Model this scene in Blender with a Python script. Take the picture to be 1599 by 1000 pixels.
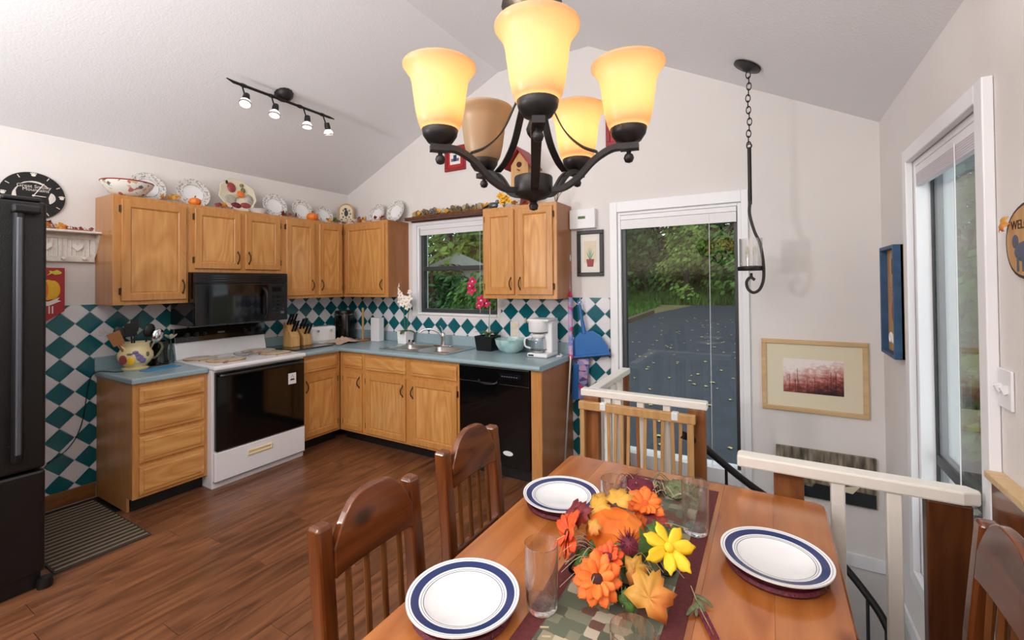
import bpy, bmesh, math, random
from mathutils import Vector, Matrix, Euler
random.seed(7)
for o in list(bpy.data.objects): bpy.data.objects.remove(o)
SC = bpy.context.scene; COL = SC.collection
PI = math.pi; R = math.radians
sin, cos = math.sin, math.cos

# ------------------------------------------------------------------ camera
cam_d = bpy.data.cameras.new('camera'); cam = bpy.data.objects.new('camera', cam_d); COL.objects.link(cam)
FPX, PX, PY = 693.15, 804.37, 432.64
cam_d.sensor_width = 36; cam_d.sensor_fit = 'HORIZONTAL'
cam_d.lens = FPX*36/1599
cam_d.shift_x = (799.5-PX)/1599; cam_d.shift_y = (PY-500)/1599
cam_d.clip_start = .02; cam_d.clip_end = 300
_y, _p, _r = .5198, .0132, .0089
_F = Vector((-sin(_y), cos(_y), 0)); _R = Vector((cos(_y), sin(_y), 0)); _Z = Vector((0, 0, 1))
_F2 = cos(_p)*_F+sin(_p)*_Z; _U = -sin(_p)*_F+cos(_p)*_Z
_R2 = cos(_r)*_R-sin(_r)*_U; _U2 = sin(_r)*_R+cos(_r)*_U
cam.matrix_world = Matrix(((_R2.x, _U2.x, -_F2.x, 4.3609), (_R2.y, _U2.y, -_F2.y, -3.6107), (_R2.z, _U2.z, -_F2.z, 1.5513), (0, 0, 0, 1)))
SC.camera = cam

# ------------------------------------------------------------------ world, lights, exposure
w = bpy.data.worlds.new('world'); SC.world = w; w.use_nodes = True
nt = w.node_tree; bg = nt.nodes['Background']
bg.inputs[0].default_value = (.86, .93, 1.0, 1); bg.inputs[1].default_value = 2.1
def area(name, loc, target, size, size_y, power, col=(1, 1, 1)):
    l = bpy.data.lights.new(name, 'AREA'); l.shape = 'RECTANGLE'; l.size = size; l.size_y = size_y; l.energy = power; l.color = col
    o = bpy.data.objects.new(name, l); COL.objects.link(o); o.location = loc
    o.rotation_euler = (Vector(target)-Vector(loc)).to_track_quat('-Z', 'Y').to_euler(); return o
area('high_fill', (3.0, -4.95, 3.05), (2.7, -.6, 1.3), 3.2, .7, 74, (.98, .99, 1))  # unseen fill lamp added high behind the camera to brighten the room
area('ceiling_fill', (3.2, -4.5, 1.64), (3.2, -4.5, 3.6), 3.2, 1.2, 106, (.96, .98, 1))  # unseen upward lamp added to brighten the ceiling
area('photo_strobe', (1.45, -4.7, 1.75), (2.6, 0, 1.9), .35, .35, 46, (.99, .99, 1))
vs = SC.view_settings; vs.view_transform = 'Standard'; vs.look = 'None'; vs.gamma = 1; vs.exposure = -.2; vs.use_curve_mapping = False

# ------------------------------------------------------------------ materials
def S(r, g, b):
    f = lambda c: (c/12.92 if c <= .04045 else ((c+.055)/1.055)**2.4)
    return (f(r/255), f(g/255), f(b/255), 1)
MATS = {}
def new_mat(name):
    m = bpy.data.materials.new(name); m.use_nodes = True; MATS[name] = m
    n = m.node_tree.nodes; return m, m.node_tree, n, n['Principled BSDF']
def plain(name, col, rough=.5, metal=0, spec=.5, noise=0, nscale=30, coat=0, bump=0, bscale=100, emit=None, estr=0, sss=0):
    m, t, n, b = new_mat(name)
    b.inputs['Base Color'].default_value = col; b.inputs['Roughness'].default_value = rough; b.inputs['Metallic'].default_value = metal
    b.inputs['Specular IOR Level'].default_value = spec; b.inputs['Coat Weight'].default_value = coat
    tc = n.new('ShaderNodeTexCoord')
    if noise:
        nz = n.new('ShaderNodeTexNoise'); nz.inputs['Scale'].default_value = nscale; nz.inputs['Detail'].default_value = 4
        t.links.new(tc.outputs['Object'], nz.inputs['Vector'])
        r = n.new('ShaderNodeValToRGB'); c = col
        r.color_ramp.elements[0].position = .3; r.color_ramp.elements[1].position = .7
        r.color_ramp.elements[0].color = (c[0]*(1-noise), c[1]*(1-noise), c[2]*(1-noise), 1)
        r.color_ramp.elements[1].color = (min(1, c[0]*(1+noise)), min(1, c[1]*(1+noise)), min(1, c[2]*(1+noise)), 1)
        t.links.new(nz.outputs[0], r.inputs[0]); t.links.new(r.outputs[0], b.inputs['Base Color'])
    if bump:
        nb = n.new('ShaderNodeTexNoise'); nb.inputs['Scale'].default_value = bscale; nb.inputs['Detail'].default_value = 3
        t.links.new(tc.outputs['Object'], nb.inputs['Vector'])
        bp = n.new('ShaderNodeBump'); bp.inputs['Strength'].default_value = bump; bp.inputs['Distance'].default_value = .01
        t.links.new(nb.outputs[0], bp.inputs['Height']); t.links.new(bp.outputs[0], b.inputs['Normal'])
    if emit: b.inputs['Emission Color'].default_value = emit; b.inputs['Emission Strength'].default_value = estr
    return m
def wood(name, c1, c2, axis='z', sc=1.0, rough=.35, coat=0, contrast=1.0, rnd=0.12, arch=True, knots=None):
    """streaky grain along an axis with loose cathedral bands; every object gets its own offset and tint"""
    m, t, n, b = new_mat(name)
    tc = n.new('ShaderNodeTexCoord'); oi = n.new('ShaderNodeObjectInfo')
    off = n.new('ShaderNodeVectorMath'); off.operation = 'MULTIPLY_ADD'
    cmb = n.new('ShaderNodeCombineXYZ')
    for i in range(3): t.links.new(oi.outputs['Random'], cmb.inputs[i])
    t.links.new(cmb.outputs[0], off.inputs[0]); off.inputs[1].default_value = (7.3, 11.7, 5.1); t.links.new(tc.outputs['Object'], off.inputs[2])
    mp = n.new('ShaderNodeMapping'); s = [22*sc]*3; s['xyz'.index(axis)] = 1.3*sc
    mp.inputs['Scale'].default_value = s; t.links.new(off.outputs[0], mp.inputs[0])
    nz = n.new('ShaderNodeTexNoise'); nz.inputs['Scale'].default_value = 1.6; nz.inputs['Detail'].default_value = 6; nz.inputs['Roughness'].default_value = .62
    t.links.new(mp.outputs[0], nz.inputs['Vector'])
    mp2 = n.new('ShaderNodeMapping'); s2 = [4.5*sc]*3; s2['xyz'.index(axis)] = .9*sc
    mp2.inputs['Scale'].default_value = s2; t.links.new(off.outputs[0], mp2.inputs[0])
    wv = n.new('ShaderNodeTexNoise'); wv.inputs['Scale'].default_value = 1.1; wv.inputs['Detail'].default_value = 1.5; wv.inputs['Distortion'].default_value = .6
    t.links.new(mp2.outputs[0], wv.inputs['Vector'])
    mul = n.new('ShaderNodeMath'); mul.operation = 'MULTIPLY'; mul.inputs[1].default_value = 9 if arch else 4; t.links.new(wv.outputs[0], mul.inputs[0])
    fr = n.new('ShaderNodeMath'); fr.operation = 'PINGPONG'; fr.inputs[1].default_value = .5; t.links.new(mul.outputs[0], fr.inputs[0])
    mix = n.new('ShaderNodeMath'); mix.operation = 'MULTIPLY_ADD'; mix.inputs[1].default_value = .55*contrast
    t.links.new(fr.outputs[0], mix.inputs[0]); 
    sc2 = n.new('ShaderNodeMath'); sc2.operation = 'MULTIPLY'; sc2.inputs[1].default_value = .75; t.links.new(nz.outputs[0], sc2.inputs[0]); t.links.new(sc2.outputs[0], mix.inputs[2])
    r = n.new('ShaderNodeValToRGB'); r.color_ramp.elements[0].position = .25; r.color_ramp.elements[1].position = .8
    r.color_ramp.elements[0].color = c2; r.color_ramp.elements[1].color = c1
    t.links.new(mix.outputs[0], r.inputs[0])
    hs = n.new('ShaderNodeHueSaturation')
    mr = n.new('ShaderNodeMapRange'); mr.inputs[3].default_value = 1-rnd; mr.inputs[4].default_value = 1+rnd
    t.links.new(oi.outputs['Random'], mr.inputs[0]); t.links.new(mr.outputs[0], hs.inputs['Value'])
    t.links.new(r.outputs[0], hs.inputs['Color']); out = hs.outputs[0]
    if knots:
        mk = n.new('ShaderNodeMapping'); sk = [5.0]*3; sk['xyz'.index(axis)] = 3.2; mk.inputs['Scale'].default_value = sk; t.links.new(off.outputs[0], mk.inputs[0])
        vo = n.new('ShaderNodeTexVoronoi'); vo.inputs['Scale'].default_value = 1; t.links.new(mk.outputs[0], vo.inputs['Vector'])
        rk = n.new('ShaderNodeValToRGB'); rk.color_ramp.elements[0].position = .06; rk.color_ramp.elements[1].position = .17
        rk.color_ramp.elements[0].color = (0, 0, 0, 1); rk.color_ramp.elements[1].color = (1, 1, 1, 1); t.links.new(vo.outputs['Distance'], rk.inputs[0])
        mx = n.new('ShaderNodeMix'); mx.data_type = 'RGBA'; t.links.new(rk.outputs[0], mx.inputs[0]); mx.inputs[6].default_value = knots; t.links.new(out, mx.inputs[7]); out = mx.outputs[2]
    t.links.new(out, b.inputs['Base Color'])
    b.inputs['Roughness'].default_value = rough; b.inputs['Coat Weight'].default_value = coat; b.inputs['Coat Roughness'].default_value = .15
    bp = n.new('ShaderNodeBump'); bp.inputs['Strength'].default_value = .08; bp.inputs['Distance'].default_value = .004
    t.links.new(nz.outputs[0], bp.inputs['Height']); t.links.new(bp.outputs[0], b.inputs['Normal'])
    return m
def ramp_mat(name, stops, tex='noise', scale=8, rough=.5, detail=4, constant=False, coords='Object', mapscale=(1, 1, 1), metal=0, bump=0):
    m, t, n, b = new_mat(name)
    tc = n.new('ShaderNodeTexCoord'); mp = n.new('ShaderNodeMapping'); mp.inputs['Scale'].default_value = mapscale
    t.links.new(tc.outputs[coords], mp.inputs[0])
    if tex == 'noise': x = n.new('ShaderNodeTexNoise'); x.inputs['Scale'].default_value = scale; x.inputs['Detail'].default_value = detail; o = x.outputs[0]
    elif tex == 'voronoi': x = n.new('ShaderNodeTexVoronoi'); x.inputs['Scale'].default_value = scale; o = None
    elif tex == 'wave': x = n.new('ShaderNodeTexWave'); x.inputs['Scale'].default_value = scale; x.inputs['Distortion'].default_value = detail; o = x.outputs[1]
    t.links.new(mp.outputs[0], x.inputs['Vector'])
    if o is None:
        sp = n.new('ShaderNodeSeparateColor'); t.links.new(x.outputs['Color'], sp.inputs[0]); o = sp.outputs[0]
    r = n.new('ShaderNodeValToRGB'); r.color_ramp.interpolation = 'CONSTANT' if constant else 'LINEAR'
    while len(r.color_ramp.elements) < len(stops): r.color_ramp.elements.new(.5)
    for e, (p, c) in zip(r.color_ramp.elements, stops): e.position = p; e.color = c
    t.links.new(o, r.inputs[0]); t.links.new(r.outputs[0], b.inputs['Base Color']); b.inputs['Roughness'].default_value = rough; b.inputs['Metallic'].default_value = metal
    if bump:
        bp = n.new('ShaderNodeBump'); bp.inputs['Strength'].default_value = bump; bp.inputs['Distance'].default_value = .01
        t.links.new(o, bp.inputs['Height']); t.links.new(bp.outputs[0], b.inputs['Normal'])
    return m
def pane_mat(name, tint=(.96, .98, .97, 1), ior=1.45):
    m = bpy.data.materials.new(name); m.use_nodes = True; t = m.node_tree; n = t.nodes; n.remove(n['Principled BSDF'])
    tr = n.new('ShaderNodeBsdfTransparent'); tr.inputs[0].default_value = tint
    gl = n.new('ShaderNodeBsdfGlossy'); gl.inputs['Roughness'].default_value = .01
    # Schlick reflectance from the angle of view, the same from both sides of the sheet
    ge = n.new('ShaderNodeNewGeometry'); dt = n.new('ShaderNodeVectorMath'); dt.operation = 'DOT_PRODUCT'
    t.links.new(ge.outputs['Incoming'], dt.inputs[0]); t.links.new(ge.outputs['Normal'], dt.inputs[1])
    ab = n.new('ShaderNodeMath'); ab.operation = 'ABSOLUTE'; t.links.new(dt.outputs['Value'], ab.inputs[0])
    om = n.new('ShaderNodeMath'); om.operation = 'SUBTRACT'; om.inputs[0].default_value = 1; t.links.new(ab.outputs[0], om.inputs[1])
    pw_ = n.new('ShaderNodeMath'); pw_.operation = 'POWER'; t.links.new(om.outputs[0], pw_.inputs[0]); pw_.inputs[1].default_value = 5
    f0 = ((ior-1)/(ior+1))**2
    fr = n.new('ShaderNodeMath'); fr.operation = 'MULTIPLY_ADD'; t.links.new(pw_.outputs[0], fr.inputs[0]); fr.inputs[1].default_value = 1-f0; fr.inputs[2].default_value = f0
    mx = n.new('ShaderNodeMixShader'); t.links.new(fr.outputs[0], mx.inputs[0]); t.links.new(tr.outputs[0], mx.inputs[1]); t.links.new(gl.outputs[0], mx.inputs[2])
    t.links.new(mx.outputs[0], n['Material Output'].inputs[0]); MATS[name] = m; return m
def glass_mat(name, col=(1, 1, 1, 1), ior=1.45, rough=0):
    m = bpy.data.materials.new(name); m.use_nodes = True; t = m.node_tree; n = t.nodes; n.remove(n['Principled BSDF'])
    g = n.new('ShaderNodeBsdfGlass'); g.inputs['Color'].default_value = col; g.inputs['IOR'].default_value = ior; g.inputs['Roughness'].default_value = rough
    tr = n.new('ShaderNodeBsdfTransparent'); tr.inputs[0].default_value = col
    mx = n.new('ShaderNodeMixShader'); mx.inputs[0].default_value = .15; t.links.new(g.outputs[0], mx.inputs[1]); t.links.new(tr.outputs[0], mx.inputs[2])
    t.links.new(mx.outputs[0], n['Material Output'].inputs[0]); MATS[name] = m; return m
def shade_mat(name):
    m = bpy.data.materials.new(name); m.use_nodes = True; t = m.node_tree; n = t.nodes; n.remove(n['Principled BSDF'])
    tl = n.new('ShaderNodeBsdfTranslucent'); tl.inputs[0].default_value = (.62, .45, .265, 1)
    df = n.new('ShaderNodeBsdfDiffuse'); df.inputs[0].default_value = (.62, .47, .30, 1)
    gl = n.new('ShaderNodeBsdfGlossy'); gl.inputs['Roughness'].default_value = .35
    a = n.new('ShaderNodeMixShader'); a.inputs[0].default_value = .45; t.links.new(tl.outputs[0], a.inputs[1]); t.links.new(df.outputs[0], a.inputs[2])
    b = n.new('ShaderNodeMixShader'); b.inputs[0].default_value = .04; t.links.new(a.outputs[0], b.inputs[1]); t.links.new(gl.outputs[0], b.inputs[2])
    t.links.new(b.outputs[0], n['Material Output'].inputs[0]); MATS[name] = m; return m

plain('wall', S(228, 223, 220), .75, noise=.015, nscale=3, bump=.05, bscale=180)
plain('ceiling', S(236, 236, 238), .85, bump=.22, bscale=80)
plain('white_trim', S(240, 240, 243), .35)
plain('white_rail', S(238, 232, 222), .4, noise=.02, nscale=20)
wood('oak', S(224, 170, 104), S(188, 126, 62), 'z', 1.0, .3, coat=.25, rnd=.06)
wood('oak_h', S(222, 168, 102), S(188, 126, 62), 'x', 1.0, .3, coat=.25, rnd=.06)
wood('oak_frame', S(216, 160, 94), S(186, 124, 62), 'z', 1.4, .32, coat=.25, rnd=.03, contrast=.5)
wood('veneer_lit', S(206, 150, 92), S(180, 120, 66), 'z', .6, .32, coat=.2, rnd=.04, contrast=.4)  # lighter copy of the veneer, light put into the left cabinet sides' colour
wood('veneer', S(172, 112, 60), S(150, 92, 46), 'z', .7, .35, coat=.15, rnd=.05, contrast=.5)
wood('pine_dark', S(134, 72, 32), S(76, 36, 14), 'z', .8, .22, coat=.6, rnd=.15, knots=S(45, 18, 9))
wood('pine_crest', S(128, 68, 32), S(72, 34, 14), 'y', .8, .22, coat=.6, rnd=.15, knots=S(40, 16, 8))
wood('spindle', S(135, 85, 42), S(95, 52, 24), 'z', .8, .3, coat=.4, rnd=.15)
wood('table_wood', S(194, 122, 64), S(150, 82, 36), 'y', .55, .2, coat=.5, rnd=.09, knots=S(120, 58, 22))
wood('floor_wood', S(142, 92, 60), S(78, 45, 28), 'y', .75, .32, coat=.1, rnd=.12, contrast=.8)
wood('post_wood', S(160, 100, 52), S(118, 66, 30), 'z', 1.0, .5, rnd=.1)
wood('post_dark', S(106, 60, 28), S(66, 34, 15), 'z', .8, .35, coat=.3, rnd=.1)
wood('gate_wood', S(203, 160, 105), S(178, 130, 78), 'z', 1.0, .5, rnd=.1)
wood('base_wood', S(150, 96, 50), S(120, 72, 34), 'y', 1.0, .4, rnd=.05)
wood('frame_maple', S(222, 192, 148), S(204, 168, 120), 'x', 1.0, .4, rnd=.05)
wood('block_wood', S(222, 180, 118), S(196, 148, 86), 'z', 1.2, .45, rnd=.08)
plain('teal_tile', S(10, 96, 106), .16, noise=.06, nscale=5)
plain('white_tile', S(228, 226, 230), .16)
plain('counter', S(150, 173, 180), .28, noise=.06, nscale=120)
plain('black_gloss', S(10, 10, 11), .07, spec=.5)
plain('black_plastic', S(16, 16, 18), .35)
plain('black_pebble', S(9, 9, 10), .3, bump=.25, bscale=260)
plain('black_glass', S(18, 19, 22), .04)
plain('grey_strip', S(98, 102, 110), .25, metal=.5)
plain('enamel', S(240, 240, 244), .18)
plain('cream_plastic', S(236, 220, 176), .4)
plain('bronze', S(50, 48, 48), .42, metal=.65)
plain('iron', S(30, 26, 25), .45, metal=.3)
plain('brass_dark', S(78, 58, 34), .4, metal=.7)
plain('steel', S(190, 190, 188), .28, metal=1)
plain('chrome', S(220, 220, 224), .1, metal=1)
plain('aluminium_dark', S(70, 72, 74), .45, metal=.4)
plain('white_plastic', S(236, 235, 236), .35)
plain('paper', S(232, 232, 234), .8)
plain('ceramic', S(240, 240, 240), .12)
plain('navy', S(40, 54, 104), .14)
plain('grey_line', S(110, 112, 128), .2)
plain('blue_plastic', S(40, 104, 172), .4)
plain('blue_mat', S(60, 150, 205), .5)
plain('blue_paint', S(46, 82, 118), .55, noise=.25, nscale=14)
plain('red_paint', S(176, 40, 46), .5)
plain('red_frame', S(150, 32, 38), .45)
plain('yellow', S(244, 190, 40), .5)
plain('yellow_green', S(214, 214, 60), .5)
plain('orange', S(240, 120, 45), .55, noise=.12, nscale=30)
plain('white_paint', S(236, 230, 222), .6)
plain('lace_white', S(226, 218, 210), .7, noise=.1, nscale=40)
plain('fruit_red', S(156, 62, 66), .3, noise=.25, nscale=20)
plain('gourd', S(168, 158, 146), .3, noise=.4, nscale=16)
plain('cream_glaze', S(236, 218, 166), .2, noise=.05, nscale=10)
plain('grape', S(128, 110, 160), .25, noise=.2, nscale=40)
plain('slate_blue', S(84, 90, 108), .6)
plain('wall_tan', S(178, 156, 136), .75)
plain('lilac_slat', S(212, 206, 212), .6)
plain('black_frame', S(32, 32, 34), .45, noise=.2, nscale=30)
plain('mat_board', S(226, 216, 190), .8)
plain('mat_white', S(236, 232, 224), .8)
plain('toe_black', S(12, 11, 11), .5)
plain('beige_cloth', S(210, 180, 155), .9, noise=.1, nscale=40, bump=.4, bscale=60)
plain('leaf_green', S(70, 104, 40), .5, noise=.2, nscale=20)
plain('petal_white', S(246, 240, 236), .6)
plain('petal_pink', S(200, 30, 84), .55, noise=.15, nscale=25)
ramp_mat('petal_orange', [(.25, S(250, 150, 60)), (.5, S(248, 116, 36)), (.75, S(232, 78, 36))], scale=26, rough=.6, mapscale=(.5, 1, 1))
ramp_mat('petal_red', [(.25, S(246, 118, 48)), (.5, S(238, 86, 36)), (.75, S(206, 52, 40))], scale=26, rough=.6, mapscale=(.5, 1, 1))
ramp_mat('petal_yellow', [(.25, S(252, 220, 60)), (.55, S(250, 200, 24)), (.8, S(238, 166, 16))], scale=26, rough=.55, mapscale=(.5, 1, 1))
plain('flower_eye', S(66, 28, 26), .8)
plain('mum', S(110, 30, 50), .7, noise=.3, nscale=60)
ramp_mat('leaf_autumn', [(.3, S(186, 150, 50)), (.5, S(214, 146, 62)), (.7, S(204, 104, 48))], scale=9, rough=.55)
ramp_mat('leaf_gold', [(.3, S(206, 150, 44)), (.7, S(236, 178, 78))], scale=9, rough=.55)
ramp_mat('leaf_burgundy', [(.3, S(96, 26, 40)), (.55, S(140, 48, 52)), (.75, S(196, 84, 44))], scale=9, rough=.55)
ramp_mat('pumpkin', [(.3, S(226, 96, 22)), (.7, S(246, 142, 44))], scale=10, rough=.45)
plain('moss', S(112, 118, 84), .9, noise=.3, nscale=60)
plain('straw', S(196, 178, 140), .8)
plain('burgundy_cloth', S(98, 40, 42), .85, noise=.2, nscale=90, bump=.3, bscale=300)
plain('placemat_red', S(96, 24, 40), .5, noise=.45, nscale=70, bump=.5, bscale=120)
plain('rubber', S(52, 46, 42), .7, noise=.1, nscale=60)
plain('rubber_rib', S(142, 124, 100), .6)
plain('clear_dark', S(30, 36, 38), .1)
plain('asphalt', S(54, 59, 68), .8, noise=.15, nscale=3)
plain('soil', S(112, 104, 66), .95, noise=.3, nscale=.8)
plain('grass', S(74, 104, 42), .9, noise=.3, nscale=1.2)
plain('timber', S(100, 86, 70), .8)
plain('bark', S(70, 58, 48), .9, noise=.2, nscale=10)
for i, c in enumerate([(58, 92, 48), (84, 122, 54), (40, 72, 52), (112, 142, 62)]):
    plain('foliage%d' % i, S(*c), .6, noise=.35, nscale=.9, spec=.2)
plain('fallen', S(196, 184, 110), .8)
plain('shed', S(150, 154, 150), .8, noise=.1, nscale=2)
pane_mat('pane'); pane_mat('pane_side', (.96, .98, .97, 1), 1.5); glass_mat('glass'); glass_mat('glass_green', (.80, .95, .93, 1)); shade_mat('amber_shade')
plain('bulb_on', (1, 1, 1, 1), .4, emit=(1, .80, .50, 1), estr=14)
plain('bulb_off', S(225, 215, 195), .4)
plain('spot_face', S(250, 250, 246), .25, emit=(1, .96, .88, 1), estr=1.0)
ramp_mat('vine_ring', [(0, S(226, 222, 218)), (.55, S(226, 222, 218)), (.58, S(92, 104, 92)), (.64, S(136, 118, 104)), (.67, S(226, 222, 218))], scale=60, rough=.2, detail=1)
ramp_mat('floral', [(.0, S(240, 236, 226)), (.5, S(240, 236, 226)), (.72, S(196, 120, 116)), (.8, S(214, 190, 150)), (.9, S(110, 110, 100))], tex='voronoi', scale=44, constant=True, rough=.2)
ramp_mat('harvest', [(.0, S(222, 210, 180)), (.3, S(150, 40, 48)), (.52, S(210, 112, 52)), (.68, S(60, 52, 58)), (.8, S(140, 150, 110)), (.9, S(216, 200, 180))], tex='voronoi', scale=24, constant=True, rough=.25)
ramp_mat('pitcher_glaze', [(.0, S(232, 214, 160)), (.42, S(232, 214, 160)), (.5, S(190, 70, 66)), (.6, S(226, 178, 70)), (.72, S(112, 92, 150)), (.86, S(126, 136, 84))], tex='voronoi', scale=20, constant=True, rough=.2)
ramp_mat('burner_print', [(.0, S(214, 202, 176)), (.4, S(150, 110, 84)), (.55, S(196, 176, 140)), (.7, S(130, 84, 66)), (.85, S(216, 206, 190))], tex='voronoi', scale=22, constant=True, rough=.35)
ramp_mat('runner', [(.0, S(100, 104, 86)), (.32, S(126, 124, 102)), (.5, S(88, 90, 74)), (.64, S(186, 174, 150)), (.76, S(108, 74, 62)), (.9, S(152, 142, 118))], tex='voronoi', scale=34, constant=True, rough=.95, bump=.2)
_v = [x for x in MATS['runner'].node_tree.nodes if x.type == 'TEX_VORONOI'][0]; _v.distance = 'CHEBYCHEV'; _v.inputs['Randomness'].default_value = .45
ramp_mat('mop_print', [(.0, S(150, 148, 196)), (.4, S(196, 160, 196)), (.6, S(90, 70, 130)), (.75, S(110, 132, 200)), (.9, S(200, 70, 110))], tex='voronoi', scale=16, constant=True, rough=.5, mapscale=(1, 1, 2))
ramp_mat('marble_blue', [(.3, S(120, 172, 172)), (.6, S(188, 216, 214))], scale=14, rough=.1, detail=6)
ramp_mat('garland', [(.3, S(62, 52, 44)), (.5, S(120, 104, 84)), (.7, S(182, 164, 128))], scale=40, rough=.8)

# ------------------------------------------------------------------ geometry helpers
class MB:
    def __init__(s): s.v = []; s.f = []; s.m = []; s.k = 0
    def add(s, vs, fs):
        b = len(s.v); s.v += [tuple(p) for p in vs]; s.f += [tuple(b+i for i in f) for f in fs]; s.m += [s.k]*len(fs); return s
    def box(s, x0, x1, y0, y1, z0, z1):
        return s.add([(x0, y0, z0), (x1, y0, z0), (x1, y1, z0), (x0, y1, z0), (x0, y0, z1), (x1, y0, z1), (x1, y1, z1), (x0, y1, z1)],
                     [(0, 3, 2, 1), (4, 5, 6, 7), (0, 1, 5, 4), (1, 2, 6, 5), (2, 3, 7, 6), (3, 0, 4, 7)])
    def obox(s, c, ax, ay, az):
        c, ax, ay, az = map(Vector, (c, ax, ay, az))
        return s.add([c-ax-ay-az, c+ax-ay-az, c+ax+ay-az, c-ax+ay-az, c-ax-ay+az, c+ax-ay+az, c+ax+ay+az, c-ax+ay+az],
                     [(0, 3, 2, 1), (4, 5, 6, 7), (0, 1, 5, 4), (1, 2, 6, 5), (2, 3, 7, 6), (3, 0, 4, 7)])
    def loft(s, rings, cap=True, closed=True):
        n = len(rings[0]); vs = [p for r in rings for p in r]; fs = []
        for i in range(len(rings)-1):
            for j in range(n if closed else n-1):
                k = (j+1) % n; fs.append((i*n+j, i*n+k, (i+1)*n+k, (i+1)*n+j))
        if cap: fs.append(tuple(reversed(range(n)))); fs.append(tuple((len(rings)-1)*n+j for j in range(n)))
        return s.add(vs, fs)
    def prism(s, poly, a0, a1, fn):
        """poly of (u,v), extruded between a0 and a1; fn(u,v,a) -> xyz"""
        return s.loft([[fn(u, v, a0) for u, v in poly], [fn(u, v, a1) for u, v in poly]])
    def lathe(s, prof, n=24, c=(0, 0, 0), cap=False, fn=None):
        cx, cy, cz = c; rings = []
        for r, z in prof:
            ring = []
            for j in range(n):
                a = 2*PI*j/n; k = fn(a) if fn else 1
                ring.append((cx+r*k*cos(a), cy+r*k*sin(a), cz+z))
            rings.append(ring)
        return s.loft(rings, cap)
    def tube(s, pts, r, n=8, cap=True, flat=None):
        pts = [Vector(p) for p in pts]; rings = []; prev = None
        for i, p in enumerate(pts):
            t = (pts[min(i+1, len(pts)-1)]-pts[max(i-1, 0)]).normalized()
            if prev is None:
                up = Vector((0, 0, 1)) if abs(t.z) < .95 else Vector((1, 0, 0))
                x = t.cross(up).normalized()
            else: x = (prev-t*prev.dot(t)).normalized()
            prev = x; y = t.cross(x)
            rr = r[i] if isinstance(r, (list, tuple)) else r
            if flat: rings.append([p+x*sx*flat[0]+y*sy*flat[1] for sx, sy in ((-1, -1), (1, -1), (1, 1), (-1, 1))])
            else: rings.append([p+x*rr*cos(2*PI*j/n)+y*rr*sin(2*PI*j/n) for j in range(n)])
        return s.loft(rings, cap)
    def torus(s, c, R_, r, ax='z', n=20, k=6):
        fs = []; vs = []
        for i in range(n):
            a = 2*PI*i/n
            for j in range(k):
                b = 2*PI*j/k; q = R_+r*cos(b); x, y, z = q*cos(a), q*sin(a), r*sin(b)
                if ax == 'x': x, y, z = z, x, y
                elif ax == 'y': x, y, z = x, z, y
                vs.append((c[0]+x, c[1]+y, c[2]+z))
        for i in range(n):
            for j in range(k): fs.append((i*k+j, ((i+1) % n)*k+j, ((i+1) % n)*k+(j+1) % k, i*k+(j+1) % k))
        return s.add(vs, fs)
    def ball(s, c, r, n=10, m=6, sq=(1, 1, 1)):
        prof = [(max(1e-4, sin(PI*i/m)), -cos(PI*i/m)) for i in range(m+1)]
        rings = [[(c[0]+r*sq[0]*q*cos(2*PI*j/n), c[1]+r*sq[1]*q*sin(2*PI*j/n), c[2]+r*sq[2]*z) for j in range(n)] for q, z in prof]
        return s.loft(rings, False)
    def framed(s, x0, x1, z0, z1, loops):
        """nested rectangles facing -y; loops of (inset, y)"""
        rings = [[(x0+i, y, z0+i), (x1-i, y, z0+i), (x1-i, y, z1-i), (x0+i, y, z1-i)] for i, y in loops]
        return s.loft(rings, True)
    def mesh(s, name, mat, smooth=False):
        me = bpy.data.meshes.new(name); me.from_pydata(s.v, [], s.f)
        for mm in (mat if isinstance(mat, (list, tuple)) else [mat]): me.materials.append(MATS[mm])
        if isinstance(mat, (list, tuple)): me.polygons.foreach_set('material_index', s.m)
        bm = bmesh.new(); bm.from_mesh(me); bmesh.ops.recalc_face_normals(bm, faces=bm.faces); bm.to_mesh(me); bm.free()
        if smooth: me.polygons.foreach_set('use_smooth', [True]*len(me.polygons)); 
        me.update(); return me
    def build(s, name, mat, parent=None, smooth=False, bev=0, loc=None, rot=None, sharp=40):
        me = s.mesh(name, mat, smooth)
        o = bpy.data.objects.new(name, me); COL.objects.link(o)
        if smooth: me.set_sharp_from_angle(angle=R(sharp))
        if parent: o.parent = parent
        if loc is not None: o.location = loc
        if rot is not None: o.rotation_euler = rot
        if bev:
            b = o.modifiers.new('bevel', 'BEVEL'); b.width = bev; b.segments = 2; b.limit_method = 'ANGLE'; b.angle_limit = R(40)
        return o
def tag(o, label=None, cat=None, group=None, kind=None):
    if label: o['label'] = label
    if cat: o['category'] = cat
    if group: o['group'] = group
    if kind: o['kind'] = kind
    return o
def thing(name, label, cat, loc=(0, 0, 0), rot=0, group=None):
    o = bpy.data.objects.new(name, None); COL.objects.link(o); o.location = loc; o.empty_display_size = .05
    o.rotation_euler = rot if isinstance(rot, tuple) else (0, 0, rot)
    return tag(o, label, cat, group)
def inst(src, parent=None, loc=None, rot=None, scale=None):
    c = src.copy(); COL.objects.link(c); c.parent = parent
    if loc is not None: c.location = loc
    if rot is not None: c.rotation_euler = rot
    if scale is not None: c.scale = scale
    return c
def struct(o): o['kind'] = 'structure'; return o
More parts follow.
